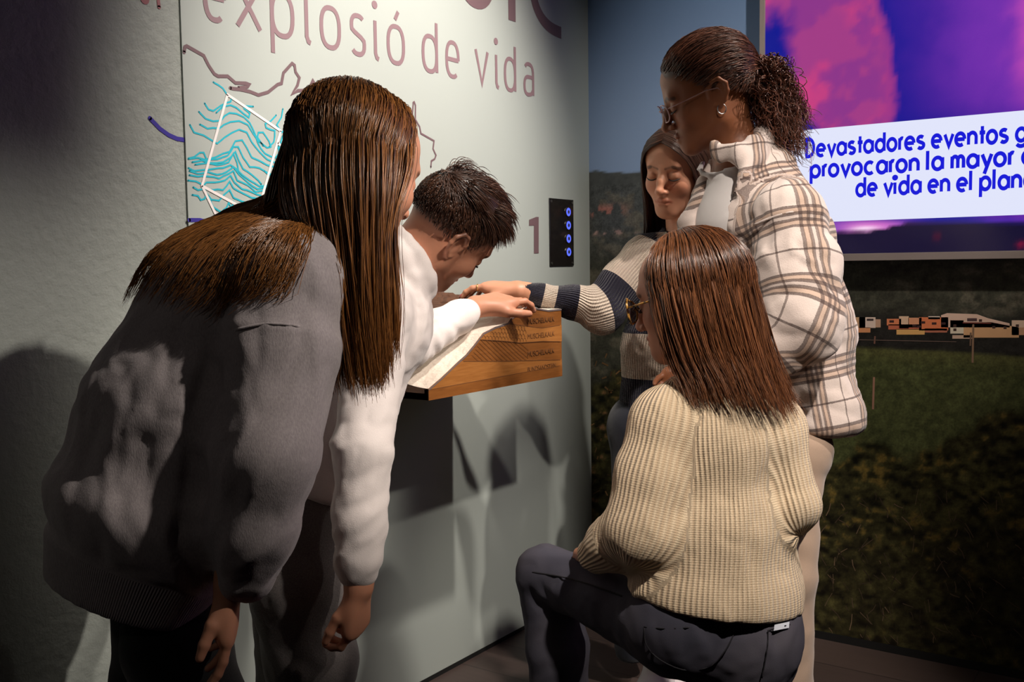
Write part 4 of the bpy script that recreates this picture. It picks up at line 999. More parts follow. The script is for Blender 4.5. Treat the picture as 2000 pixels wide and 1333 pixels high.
# ================= girl bending forward in a grey sweatshirt
def girl_grey():
    hip = P(268, 1085, 1.43); root = empty('person', (hip[0], hip[1], 0))
    setp(root, 'person with very long brown hair bending forward in a baggy grey sweatshirt and black trousers', 'person')
    skin = skin_mat('skin_fair_warm', srgb(206, 146, 116))
    hr = P(268, 1085, 1.43); mid = P(362, 810, 1.44); ch = P(462, 610, 1.45); nk = P(590, 452, 1.46)
    rs = P(566, 560, 1.355); el = P(508, 890, 1.30); wr = P(474, 1118, 1.33)
    ls = P(446, 548, 1.56); lel = P(380, 840, 1.66); lwr = P(372, 1085, 1.62)
    W = unit(Xw*.95+Yw*.1)
    v = bbox_vol([hr, mid, ch, nk, rs, el, wr, ls, lel, lwr], .21, .0062)
    tors = [(hr-unit(mid-hr)*.02, .098, W, 1.36), (hr+unit(mid-hr)*.06, .112, W, 1.38), (mid, .122, W, 1.30), (ch, .112, W, 1.34), (nk, .060, W, 1.3)]
    v.chain(tors, .05)
    v.cone(ch+(rs-ch)*.5, rs, .085, .075, .05); v.cone(ch+(ls-ch)*.5, ls, .085, .075, .05)
    ax = unit(mid-hr); hb = hr-ax*.055
    v.chain([(hr+ax*.0, .096, W, 1.36), (hb, .094, W, 1.36)], .012)
    v.plane(hb-ax*.012, -ax*1.0, .006)
    slv = [(rs, .068), (rs*.62+el*.38, .073), (el, .068), (el*.4+wr*.6, .058), (wr, .039)]
    v.chain(slv, .018); v.chain([(ls, .07), (lel, .066), (lwr, .038)], .02)
    tb = [(p[0], p[1]) for p in tors]; sb = [(p[0], p[1]) for p in slv]
    fl = folds(6, 12, .014, .6, 3)
    def disp(V, UV, Nn):
        d = fl(V, UV, Nn); tv = (V-hr)@ax
        band = (UV[:, 2] == 0)*smooth01(.012, .0, tv)
        gather = (UV[:, 2] == 0)*np.exp(-((tv-.012)/.010)**2)
        d = d*(1-band)-.006*gather
        slt = UV[:, 1]*(UV[:, 2] == 1); cuff = (UV[:, 2] == 1)*smooth01(.42, .46, UV[:, 1])
        # dropped shoulder seam across the upper arm
        seam = (UV[:, 2] == 1)*np.exp(-((UV[:, 1]-.075)/.0035)**2)*.004
        return d*(1-.5*cuff)+seam+.010*(UV[:, 2] == 0)*smooth01(.02, .07, tv)*smooth01(.14, .07, tv)
    m = N('grey_melange_fleece'); pos = m.geo(); a = m.noise(520, m.scale(pos, (1, 1, .35)), 3, .7); uv = m.attr('fuv', 'Vector'); sp = m.add('ShaderNodeSeparateXYZ'); m.link(uv, sp.inputs[0])
    rib = m.math('SINE', m.math('MULTIPLY', sp.outputs[0], 2*math.pi/.0042)); isb = m.math('MULTIPLY', m.math('LESS_THAN', sp.outputs[1], .018), m.math('LESS_THAN', sp.outputs[2], .5))
    m.base(m.mix(m.math('MULTIPLY_ADD', a, 1.4, -.25), srgb(190, 180, 180), srgb(140, 132, 136))).set(Roughness=.92); m.b.inputs['Specular IOR Level'].default_value = .12; m.b.inputs['Sheen Weight'].default_value = .2
    m.bump(m.math('ADD', m.math('MULTIPLY', a, .6), m.math('MULTIPLY', m.math('MULTIPLY', rib, isb), .9)), .5, .0018)
    sdf_obj('sweatshirt', v, m.m, root, 2, disp, [(tb, Yw, .14, 0.0), (sb, -Xw, .07, 0.0)])
    cloth_seam('sleeve_seam', v, [(462, 645), (510, 634), (555, 634), (590, 640), (632, 658)], 1.1, 1.6, m.m, root, .0022)
    # trousers
    TR = fleece_mat('black_trouser_cloth', (.006, .006, .007), (.003, .003, .003))
    kn = P(392, 1400, 1.42); an = P(330, 1880, 1.47); lk = P(300, 1330, 1.62); la = P(215, 1740, 1.66)
    rh = P(330, 1172, 1.43); lh = P(300, 1150, 1.54)
    v2 = bbox_vol([hr, kn, an, lk, la], .16, .010)
    v2.chain([(hr-W*.04+ax*.02, .058), (hr+W*.04+ax*.02, .058)], .03); v2.chain([(rh, .062), (P(345, 1260, 1.42), .070), (kn, .064), (an, .045)], .03); v2.chain([(lh, .064), (lk, .062), (la, .045)], .03)
    v2.plane((0, 0, .07), (0, 0, -1)); sdf_obj('trousers', v2, TR, root, 1)
    shoe(root, an*[1, 1, 0]+[0, 0, .09], (.15, 1, 0), DARK_SHOE, SOLE); shoe(root, la*[1, 1, 0]+[0, 0, .09], (-.05, 1, 0), DARK_SHOE, SOLE)
    # head, neck, forearm and hand
    hc = P(702, 330, 1.475); R = head_frame(camv(.60, -.26, .75), camv(.16, .95, .10))
    hd, tow = build_head(root, skin, hc, R, .95, nk+vec(0, -.01, 0), .047, lipcol=(.8, .5, .48), h=.0028, ears=False)
    w2 = P(454, 1128, 1.335); pr, nl = hand_prims(P(449, 1146, 1.335), camv(-.03, -1, .02), camv(.98, .0, .12), 1, [[.10, .25, .2], [.18, .25, .2], [.3, .3, .25], [.4, .4, .3]], .138, (.85, .32, -.4), .10)
    lb, _ = limb_obj([el, w2, P(440, 1330, 1.34)], .07, .0024, [([(wr+(el-wr)*.3, .031), (w2, .0195), (P(449, 1146, 1.335), .0175)], .02)], [pr])
    pl_, _n = hand_prims(lwr+vec(0, 0, -.035), vec(.02, .25, -1), vec(-1, .1, 0), -1, [.3, .4, .3], .158); lb_, _ = limb_obj([lwr, lwr-vec(0, -.03, .2)], .07, .003, [([(lwr+(lel-lwr)*.2, .027), (lwr+vec(0, 0, -.035), .020)], .02)], [pl_])
    core, _ = limb_obj([hr, ch, nk, rs, el], .12, .011, [([(hr, .08), (mid, .085), (ch, .08), (nk, .045)], .04), ([(rs, .045), (el, .038), (wr, .028)], .03)])
    merge_body('body', [hd, lb, lb_, core], skin, root); nails_of(root, nl, NAIL, (0, 1)); lashes(tow, root)
    # hair
    HM = hair_mat('long_brown_hair', srgb(48, 25, 12), srgb(186, 122, 62), .30)
    cur = [[(640,190,1.475),(572,265,1.43),(548,345,1.405),(556,420,1.385),(598,500,1.372),(632,600,1.362),(652,752,1.37)],
           [(655,185,1.465),(600,258,1.405),(585,350,1.378),(602,450,1.362),(636,560,1.352),(672,762,1.36)],
           [(675,183,1.46),(645,258,1.388),(640,350,1.362),(652,450,1.352),(668,580,1.345),(700,776,1.355)],
           [(695,186,1.46),(690,258,1.382),(690,350,1.355),(696,450,1.348),(704,580,1.342),(725,772,1.352)],
           [(720,195,1.47),(732,268,1.395),(733,360,1.37),(730,460,1.358),(733,580,1.352),(745,765,1.362)],
           [(745,209,1.48),(772,278,1.42),(764,370,1.395),(752,470,1.38),(752,590,1.372),(755,745,1.38)],
           [(765,224,1.49),(803,278,1.45),(796,345,1.43),(768,420,1.405),(765,500,1.395),(770,600,1.388),(764,715,1.395)]]
    bk = [[(610,205,1.50),(553,320,1.475),(535,385,1.465),(450,415,1.465),(365,470,1.46),(300,540,1.455),(262,592,1.455)],
          [(605,225,1.475),(555,335,1.445),(540,395,1.435),(470,425,1.425),(390,485,1.415),(325,555,1.41),(283,600,1.41)],
          [(610,235,1.45),(570,345,1.42),(558,405,1.41),(505,435,1.385),(430,500,1.37),(385,570,1.365),(352,604,1.365)],
          [(618,240,1.44),(585,350,1.405),(578,415,1.395),(540,450,1.365),(480,520,1.342),(425,585,1.335),(378,608,1.335)],
          [(626,250,1.43),(600,360,1.395),(598,425,1.38),(572,470,1.345),(532,540,1.318),(496,600,1.312),(472,626,1.312)],
          [(632,260,1.42),(606,370,1.385),(606,440,1.368),(590,490,1.335),(566,560,1.305),(545,610,1.302)]]
    toP = lambda gs: [[P(*q) for q in g] for g in gs]
    S1 = sheet(toP(cur), 2400, 20, .0068, .014, .68, .0050, 1, .16); S2 = push_out(sheet(toP(bk), 1150, 17, .0065, .008, .7, .005, 2, .22), v, .006)
    S3 = push_out(sheet(toP(cur), 450, 20, .009, .016, .3, .005, 5, .05), v, .006)
    far = [[tow(q) for q in g] for g in ([(0,.05,.125),(-.06,.05,.09),(-.085,.04,.0),(-.08,.03,-.08),(-.075,.03,-.2)], [(0,0,.128),(-.07,0,.09),(-.092,-.01,0),(-.088,-.02,-.08),(-.08,-.02,-.2)], [(0,-.05,.122),(-.065,-.06,.08),(-.08,-.07,0),(-.075,-.075,-.08),(-.07,-.08,-.17)], [(0,-.09,.09),(-.04,-.105,.05),(-.05,-.11,-.02),(-.05,-.11,-.09),(-.05,-.10,-.15)])]
    S4 = push_out(sheet(far, 500, 14, .006, 0, .5, .004, 8, .1), v, .006)
    b = Vol([-.11, -.13, -.16], [.11, .12, .14], .006)
    b.ell((0, -.016, .036), (.0775, .097, .083), None, 0); b.cone((.0, -.05, .03), (0, -.055, -.08), .070, .05, .03); b.ell((.040, -.01, -.02), (.042, .055, .09), None, .02)
    b.ell((0, .026, .076), (.058, .052, .032), None, .02); b.ell((0, .10, -.05), (.085, .072, .098), None, .015, 'sub')
    V, F = b.mesh(); V = hc+.95*(V@R)
    S1, S2, S3, S4 = [push_local(q, hc, R, .95, b, mg) for q, mg in ((S1, .004), (S2, .003), (S3, .008), (S4, .004))]
    lb2 = bbox_vol([P(*q) for g in cur for q in g], .03, .005)
    for g in cur[1:5]:
        gg = [P(*q)+camv(-.1, 0, 1)*.014 for q in g[2:]]; lb2.chain([(p, .013) for p in gg[:-1]]+[(gg[-1]*.6+gg[-2]*.4, .003)], .02)
    V2, F2 = lb2.mesh()
    hair_obj('hair', [strands_mesh(S1, .00075, 1), strands_mesh(S2, .00072, 2), strands_mesh(S3, .0006, 3), strands_mesh(S4, .0009, 4), (V2, F2, np.full(len(V2), .15))], HM, root, (V, F))
# ================= boy leaning over the model in a white hooded sweatshirt
def hit_terrain(px, py):
    for d in np.arange(1.9, 3.1, .003):
        p = P(px, py, d)
        if 0 <= p[0] <= DX and yL <= p[1] <= yR and p[2] < float(terrain(np.array(p[1]), np.array(p[0]))): return p
    return None
def boy_white():
    pel = P(610, 1000, 1.87); root = empty('person', (pel[0], pel[1], 0))
    setp(root, 'person with short dark hair leaning over the relief model in white sweatshirt and joggers', 'person')
    skin = skin_mat('skin_fair_rosy', srgb(210, 148, 118))
    nk = P(778, 528, 1.93); ch = P(735, 640, 1.92); mid = P(672, 800, 1.90); hb = P(622, 925, 1.88)
    rs = P(740, 612, 1.80); el = P(708, 880, 1.71); wr = P(700, 1118, 1.70)
    ls = P(778, 585, 2.04); lel = P(782, 676, 2.09); lwr = P(912, 611, 2.245)
    W = unit(rs-ls); v = bbox_vol([nk, ch, mid, hb, rs, el, wr, ls, lel, lwr], .17, .0058)
    tors = [(hb, .088, W, 1.35), (mid, .098, W, 1.35), (ch, .094, W, 1.4), (nk-unit(nk-ch)*.03, .062, W, 1.25)]
    v.chain(tors, .04); v.plane(hb-unit(mid-hb)*.035, -unit(mid-hb), .006); v.cone(ch+(rs-ch)*.4, rs, .075, .064, .05); v.cone(ch+(ls-ch)*.4, ls, .075, .062, .05)
    slv = [(rs, .062), (rs*.6+el*.4, .060), (el, .054), (el*.4+wr*.6, .046), (wr*.93+el*.07, .038), (wr, .031)]; v.chain(slv, .015)
    sl2 = [(ls, .060), (lel, .054), (lel*.45+lwr*.55, .042), (lel*.12+lwr*.88, .036), (lwr, .031)]; v.chain(sl2, .015)
    # collar / folded hood at the nape: rolled band round the neck
    cdir = camv(.62, .42, .35); cc = P(790, 510, 1.93); u_ = unit(np.cross(cdir, [.2, .1, 1])); w_ = np.cross(cdir, u_)
    ring = [cc+.066*(u_*math.cos(t)+w_*math.sin(t))*1.0 for t in np.linspace(0, 2*math.pi, 15)]
    v.chain([(p, .016) for p in ring], .012); v.chain([(p-cdir*.030, .019) for p in ring], .014)
    v.cone(cc+cdir*.05, cc-cdir*.03, .054, .054, .006, op='sub')
    fl = folds(9, 7, .0125, .8, 21)
    def disp(V, UV, Nn):
        slee = UV[:, 2] > 0; cuff = slee*smooth01(.455, .47, UV[:, 1])
        rings = slee*np.sin(UV[:, 1]*(110+30*vnoise(V*9, 3))+UV[:, 0]*34+3*vnoise(V*22, 5)*3)*.0017*vnoise(V*14, 8)*2*smooth01(.22, .42, UV[:, 1])*smooth01(.46, .43, UV[:, 1])
        return fl(V, UV, Nn)*(1-.8*cuff)+rings
    WH = fleece_mat('white_fleece', srgb(236, 226, 222), srgb(206, 196, 194), 500, .9, .25)
    sdf_obj('sweatshirt', v, WH, root, 2, disp, [([(p[0], p[1]) for p in tors], Yw, .12, 0.), ([(p[0], p[1]) for p in slv], -W, .055, 0.), ([(p[0], p[1]) for p in sl2], -Zw, .05, .20)])
    V, F = tube([P(806, 540, 1.91), P(818, 553, 1.90), P(832, 570, 1.90)], .0026, 6); adopt(mesh_obj('drawstring', V, F, WH, None, True), root)
    # joggers
    JG = fleece_mat('charcoal_jogger_fleece', srgb(138, 130, 128), srgb(74, 70, 70), 420, .95, .6)
    rh = P(590, 1000, 1.86); kn = P(604, 1290, 1.86); an = P(612, 1640, 1.86); lh = P(560, 1010, 1.95); lk = P(570, 1260, 2.0); la = P(545, 1560, 2.02)
    v2 = bbox_vol([rh, kn, an, lh, lk, la, hb], .14, .0075)
    pj = [(rh, .085), (P(588, 1140, 1.85), .090), (kn, .082), (P(608, 1420, 1.87), .074), (an, .055)]
    v2.chain([(rh, .085), (lh, .085)], .03); v2.chain([(hb, .085, W, 1.2), (rh*.5+lh*.5, .09, W, 1.2)], .03); v2.chain(pj, .02); v2.chain([(lh, .088), (lk, .068), (la, .05)], .02); v2.plane((0, 0, .06), (0, 0, -1))
    f2 = folds(5, 12, .012, .7, 33); sdf_obj('joggers', v2, JG, root, 2, lambda V, UV, Nn: f2(V, UV, Nn), [([(p[0], p[1]) for p in pj], Yw*-1, .08, 0.), ([(lh, .088), (lk, .068), (la, .05)], Yw, .08, 0.)])
    shoe(root, an*[1, 1, 0]+[0, 0, .09], (.2, 1, 0), WHITE_SHOE, SOLE); shoe(root, la*[1, 1, 0]+[0, 0, .09], (0, 1, 0), WHITE_SHOE, SOLE)
    # head
    hc = P(874, 453, 1.94); R = head_frame(camv(.578, -.531, .619), camv(.70, .70, -.12))
    def cap(V, tint):
        # faded sides: clipped-hair colour on the scalp above the ears and round the back
        zz = V[:, 2]+.25*np.maximum(0, -V[:, 1]-.02); f = smooth01(.004, .040, V[:, 2]+.45*np.clip(-V[:, 1]-.01, 0, 1))*(V[:, 1] < .075-.2*np.maximum(0, .05-V[:, 2]))
        f = f*smooth01(.060, .030, V[:, 1]-.6*np.maximum(0, V[:, 2]-.03)); tint(f*.97, (.075, .05, .04))
    hd, tow = build_head(root, skin, hc, R, .95, P(790, 525, 1.93), .046, h=.0026, hair_cap=cap)
    # hands
    w1 = P(701, 1138, 1.70); pr1, n1 = hand_prims(P(702, 1150, 1.70), camv(-.08, -1, .1), camv(.9, .0, -.42), 1, [[.5, .8, .4], [.75, .9, .5], [.9, .9, .5], [1.0, .9, .5]], .150, (.85, .3, -.45), .08)
    l1, _ = limb_obj([wr, P(690, 1270, 1.70), P(640, 1200, 1.7)], .05, .0023, [([(wr+(el-wr)*.2, .028), (w1, .0215, camv(0, 0, 1), 1.15), (P(702, 1150, 1.70), .0190)], .02)], [pr1])
    tA = hit_terrain(1000, 614); f0 = P(930, 598, 2.285); pr2, n2 = hand_prims(f0, P(1000, 583, 2.355)-f0, vec(.25, -.15, 1), 1, [[.02, .55, .45], [.2, .45, .3], [.3, .45, .3], [.35, .45, .3]], .180, (.86, .48, -.16), .10, .25)
    l2, _ = limb_obj([lwr, f0, P(1050, 600, 2.40)], .06, .0022, [([(lwr+(lel-lwr)*.2, .027), (lwr, .0235, Yw*0+camv(0, 1, 0), 1.05), (f0, .0195)], .02)], [pr2])
    core, _ = limb_obj([hb, ch, nk, rs, el, ls, lel], .11, .011, [([(hb, .07), (mid, .075), (ch, .07), (nk, .045)], .04), ([(rs, .04), (el, .035), (wr, .026)], .03), ([(ls, .04), (lel, .035), (lwr, .024)], .03)])
    merge_body('body', [hd, l1, l2, core], skin, root); nails_of(root, n2, NAIL, (0, 1, 2)); lashes(tow, root)
    # hair: short sides, long top swept forward over the brow
    HM = hair_mat('short_dark_hair', srgb(30, 17, 12), srgb(112, 74, 54), .36)
    b = Vol([-.11, -.13, -.13], [.11, .13, .16], .005); b.ell((0, -.014, .038), (.0765, .0965, .083), None, 0)
    r = np.random.default_rng(4); n = 4900; th = r.uniform(0, 2*math.pi, n); zz = r.uniform(-.45, 1, n)
    d = np.stack([np.cos(th)*np.sqrt(1-zz*zz), np.sin(th)*np.sqrt(1-zz*zz), zz], 1); root_p = np.array([0, -.014, .036])+d*[.0755, .095, .081]
    keep = (root_p[:, 2] > .014-.75*np.clip(-root_p[:, 1]-.02, 0, 1)) & (root_p[:, 1] < .052+.25*np.clip(root_p[:, 2]-.06, 0, 1)); root_p, d, th = root_p[keep], d[keep], th[keep]; n = len(root_p)
    topf = smooth01(.050, .105, root_p[:, 2])                                # 1 on top, 0 at the clipped sides
    Ln = (.010+.012*smooth01(.02, .06, root_p[:, 2])+.044*topf+.008*topf*smooth01(-.02, .06, root_p[:, 1]))*r.uniform(.75, 1.15, n)
    m = 9; S = np.zeros((n, m, 3)); p = root_p.copy(); whirl = root_p-[0.01, -.045, .115]
    comb = np.stack([.25*np.sign(root_p[:, 0])*0+.35*np.sin(root_p[:, 1]*40)*.3, np.ones(n), np.zeros(n)], 1)
    sidef = (1-topf)[:, None]; comb = comb*(1-sidef)+sidef*np.stack([0*th, .45+0*th, -.8+0*th], 1)
    cl = (np.floor(root_p[:, 0]*70)*31+np.floor(root_p[:, 1]*70)*17+np.floor(root_p[:, 2]*70)).astype(int) % 260; cj = r.normal(0, .42, (260, 3))[cl]
    dirv = d*(.75*topf[:, None]+.25)+comb*.8+cj*topf[:, None]+r.normal(0, .12, (n, 3))
    for k in range(m):
        S[:, k] = p; dirv /= np.linalg.norm(dirv, axis=1, keepdims=True); p = p+dirv*(Ln/(m-1))[:, None]; dirv = dirv+(comb*.30-d*.10*topf[:, None])+np.stack([0*th, .08*topf, -.12*topf*(root_p[:, 1] > .01)], 1)
    S = push_out(S, b, .0015, 3); W_ = hc+.95*(S.reshape(-1, 3)@R).reshape(S.shape)
    bb = Vol([-.11, -.13, -.13], [.11, .13, .16], .005); bb.ell((0, -.016, .044), (.0755, .094, .082), None, 0); bb.ell((0, .02, .085), (.058, .062, .042), None, .03); bb.plane((0, -.0, .034), (0, -.35, -1), .02); bb.plane((0, .074, .05), (0, 1, -.25), .02)
    V, F = bb.mesh(); V = hc+.95*(V@R)
    hair_obj('hair', [strands_mesh(W_, .00085, 6, None, .25)], HM, root, (V, F))

# ================= girl in the striped jumper
def girl_striped():
    hipp = P(1310, 880, 2.56); root = empty('person', (hipp[0], hipp[1], 0))
    setp(root, 'person with dark parted hair in a cream and navy striped jumper touching the model', 'person')
    skin = skin_mat('skin_fair_cool', srgb(202, 144, 114))
    hc = P(1323, 334, 2.52); sc = .965; R = head_frame(camv(-.565, -.319, -.761), camv(-.09, .941, -.328))
    nk = P(1338, 440, 2.56); ch = P(1322, 540, 2.57); mid = P(1312, 680, 2.58); hb = P(1305, 800, 2.58)
    rs = P(1262, 506, 2.575); el = P(1176, 606, 2.54); wr = P(1028, 571, 2.53); ls = P(1440, 500, 2.52); lel = P(1470, 680, 2.50); lwr = P(1440, 820, 2.50)
    W = unit(rs-ls); v = bbox_vol([nk, ch, mid, hb, rs, el, wr, ls, lel, lwr], .16, .0058)
    tors = [(hb-vec(0, 0, .02), .108, W, 1.22), (mid, .098, W, 1.22), (ch, .088, W, 1.22), (nk-vec(0, 0, .03), .054, W, 1.4)]
    v.chain(tors, .04); v.plane(hb-vec(0, 0, .022), (0, 0, -1), .006); v.cone(ch+(rs-ch)*.4, rs, .075, .052, .04); v.cone(ch+(ls-ch)*.4, ls, .075, .052, .04)
    slv = [(rs, .054), (rs*.5+el*.5, .058), (el, .054), (el*.6+wr*.4, .041), (el*.2+wr*.8, .029), (wr, .0245)]; v.chain(slv, .016); v.chain([(ls, .066), (lel, .055), (lwr, .035)], .02)
    v.cone(el+camv(.2, -.6, 0)*.01, el+camv(-.1, -1, 0)*.022, .045, .036, .03)
    v.cone(nk+vec(0, 0, .05), nk-vec(0, 0, .03), .052, .050, .008, op='sub')
    fl = folds(5, 9, .010, .6, 51)
    def colr(n, sp):
        cream, navy = srgb(226, 208, 190), srgb(30, 27, 48)
        pos = n.add('ShaderNodeSeparateXYZ'); n.link(n.geo(), pos.inputs[0])
        def bands(x, edges):
            f = None
            for a, b in edges:
                m_ = n.math('MULTIPLY', n.math('GREATER_THAN', x, a), n.math('LESS_THAN', x, b)); f = m_ if f is None else n.math('ADD', f, m_)
            return f
        zt = [P(1250, y, 2.47)[2] for y in (452, 576, 655, 746, 850)]
        tz = bands(pos.outputs[2], [(zt[0], 9), (zt[2], zt[1]), (zt[4]-.1, zt[3])]); sv = bands(sp.outputs[1], [(-.3, -.03), (.102, .170), (.245, .302), (.335, .60)])
        isl = n.math('GREATER_THAN', sp.outputs[2], .5)
        f = n.math('ADD', n.math('MULTIPLY', tz, n.math('SUBTRACT', 1.0, isl)), n.math('MULTIPLY', sv, isl))
        return n.mix(n.math('MINIMUM', f, 1.0), cream, navy)
    KN = rib_mat('striped_knit', None, (.2, .2, .2), .0075, .8, .003, .35, colr)
    sdf_obj('jumper', v, KN, root, 2, lambda V, UV, Nn: fl(V, UV, Nn), [([(p[0], p[1]) for p in tors], Yw, .12, 0.), ([(p[0], p[1]) for p in slv], -Zw*.3+Yw, .06, 0.)])
    JN = fleece_mat('dark_jeans', srgb(40, 42, 54), srgb(24, 26, 34), 700, .8, .5)
    rh = hb+W*.07-vec(0, 0, .06); lh = hb-W*.07-vec(0, 0, .06); ra = vec(rh[0]-.02, rh[1]-.02, .09); la = vec(lh[0]+.02, lh[1], .09)
    v2 = bbox_vol([rh, lh, ra, la], .14, .010); v2.chain([(rh+vec(0, 0, .02), .085), (lh+vec(0, 0, .02), .085)], .03); v2.chain([(rh, .08), (rh*.5+ra*.5, .06), (ra, .045)], .03); v2.chain([(lh, .08), (lh*.5+la*.5, .06), (la, .045)], .03); v2.plane((0, 0, .06), (0, 0, -1))
    sdf_obj('trousers', v2, JN, root, 1)
    sh_ = shoe(root, P(1285, 1318, 2.50)*[1, 1, 0]+[0, 0, .09], camv(-.45, 0, -.8), WHITE_SHOE, SOLE); shoe(root, la, (-.1, -1, 0), WHITE_SHOE, SOLE)
    hd, tow = build_head(root, skin, hc, R, sc, nk-vec(0, 0, .01), .043, h=.0022, lips=.95, nose=.84, lipcol=(.80, .52, .50), jaw=.85, brow=.7, ears=False)
    f0 = P(1012, 565, 2.53); pr, nl = hand_prims(f0, P(940, 558, 2.545)-f0, vec(.1, -.1, 1), -1, [[.15, .45, .35], [.25, .5, .35], [.3, .5, .35], [.35, .5, .35]], .165, (.8, .5, -.35), .10)
    lb, _ = limb_obj([wr, f0, P(905, 575, 2.56)], .06, .0022, [([(wr+(el-wr)*.15, .024), (wr, .021), (f0, .018)], .02)], [pr])
    pl_, _n = hand_prims(lwr+vec(0, 0, -.03), vec(0, -.2, -1), vec(1, -.1, 0), -1, [.3, .4, .3], .150); lb_, _ = limb_obj([lwr, lwr-vec(0, .03, .2)], .07, .003, [([(lwr+(lel-lwr)*.2, .024), (lwr+vec(0, 0, -.03), .018)], .02)], [pl_])
    core, _ = limb_obj([hb, ch, nk, rs, el, wr], .11, .011, [([(hb, .08), (mid, .08), (ch, .075), (nk, .042)], .04), ([(rs, .04), (el, .033), (wr, .022)], .03)])
    merge_body('body', [hd, lb, lb_, core], skin, root); nails_of(root, nl, NAIL_RED, range(4)); lashes(tow, root, -.004)
    # gold ring on the near finger
    a, b_ = pr[2][0], pr[2][1]; d_ = unit(b_-a); c_ = a+d_*.016; u_ = unit(np.cross(d_, Zw)); w_ = np.cross(d_, u_)
    V, F = tube([c_+.0098*(u_*math.cos(t)+w_*math.sin(t)) for t in np.linspace(0, 2*math.pi, 20)], .0013, 6, False); adopt(mesh_obj('finger_ring', V, F, plain('gold', (.9, .62, .25), .25, 1.), None, True), root)
    HM = hair_mat('dark_brown_long_hair', srgb(30, 18, 13), srgb(98, 66, 52), .34)
    L = lambda gs: [[tow(q) for q in g] for g in gs]
    def side(sx):
        return [[(0, .082, .088), (sx*.040, .090, .070), (sx*.068, .066, .030), (sx*.079, .045, -.03), (sx*.082, .03, -.10), (sx*.085, .035, -.20), (sx*.10, .03, -.30)],
                [(0, .070, .103), (sx*.045, .075, .085), (sx*.078, .045, .035), (sx*.088, .025, -.03), (sx*.090, .01, -.10), (sx*.095, .015, -.20), (sx*.11, .01, -.31)],
                [(0, .045, .117), (sx*.050, .045, .098), (sx*.086, .015, .035), (sx*.094, .0, -.04), (sx*.096, -.015, -.11), (sx*.100, -.01, -.21), (sx*.11, -.01, -.31)],
                [(0, .0, .122), (sx*.055, .0, .098), (sx*.088, -.02, .03), (sx*.092, -.03, -.05), (sx*.092, -.04, -.12), (sx*.095, -.045, -.22), (sx*.10, -.045, -.31)],
                [(0, -.045, .115), (sx*.050, -.055, .085), (sx*.074, -.07, .02), (sx*.075, -.075, -.06), (sx*.075, -.08, -.13), (sx*.075, -.085, -.31)],
                [(0, -.085, .09), (sx*.025, -.105, .05), (sx*.035, -.112, 0), (sx*.035, -.11, -.08), (sx*.035, -.11, -.31)]]
    b = Vol([-.12, -.13, -.16], [.12, .13, .14], .005); b.ell((0, -.016, .036), (.0775, .096, .083), None, 0); b.cone((0, -.05, .02), (0, -.055, -.09), .072, .055, .03); b.ell((0, .085, -.045), (.075, .075, .092), None, .02, 'sub')
    V, F = b.mesh(); V = hc+sc*(V@R)
    ps = []
    for k, sx in enumerate((-1, 1)): 
        S = push_local(sheet(L(side(sx)), 1150, 15, .0035, 0, .5, .0022, 60+k, .12, root_jit=.2), hc, R, sc, b, .0035); ps.append(strands_mesh(push_out(S, v, .005), .0008, 61+k))
    hair_obj('hair', ps, HM, root, (V, F))
# ================= girl standing in the checked overshirt
def spectacles(root, tow, frame_mat, lens_mat, rx=.0235, rz=.019, yf=.112, zc=.002, cat_eye=0.0, temple=True, thick=.0013, sq=.8):
    V, F = tube(curve([tow((-.0105, yf-.001, zc+.005)), tow((0, yf+.002, zc+.008)), tow((.0105, yf-.001, zc+.005))], 7), thick, 6); fr = adopt(mesh_obj('glasses', V, F, frame_mat, None, True), root)
    for sx in (-1, 1):
        pts = []
        for t in np.linspace(0, 2*math.pi, 29):
            c, s = math.cos(t), math.sin(t); a = math.copysign(abs(c)**sq, c)*rx; b_ = math.copysign(abs(s)**sq, s)*rz
            pts.append((sx*(.033+a), yf-.16*abs(a+.01 if a > 0 else 0)*(1 if True else 0)-.004*abs(c), zc+b_+cat_eye*max(0, s)*max(0, c)*.012))
        V, F = tube([tow(p) for p in pts], thick, 6, False); mesh_obj('rim', V, F, frame_mat, fr, True)
        V = [tow((sx*.033, yf-.003, zc))]+[tow(p) for p in pts[:-1]]; n = len(pts)-1
        mesh_obj('lens', V, [(0, 1+i, 1+(i+1) % n) for i in range(n)], lens_mat, fr, True)
        if temple:
            V, F = tube([tow((sx*.057, yf-.011, zc+.008)), tow((sx*.068, yf-.045, zc+.010)), tow((sx*.078, .012, zc+.014)), tow((sx*.080, -.012, zc+.010)), tow((sx*.078, -.022, zc-.008))], thick*.85, 6); mesh_obj('temple', V, F, frame_mat, fr, True)
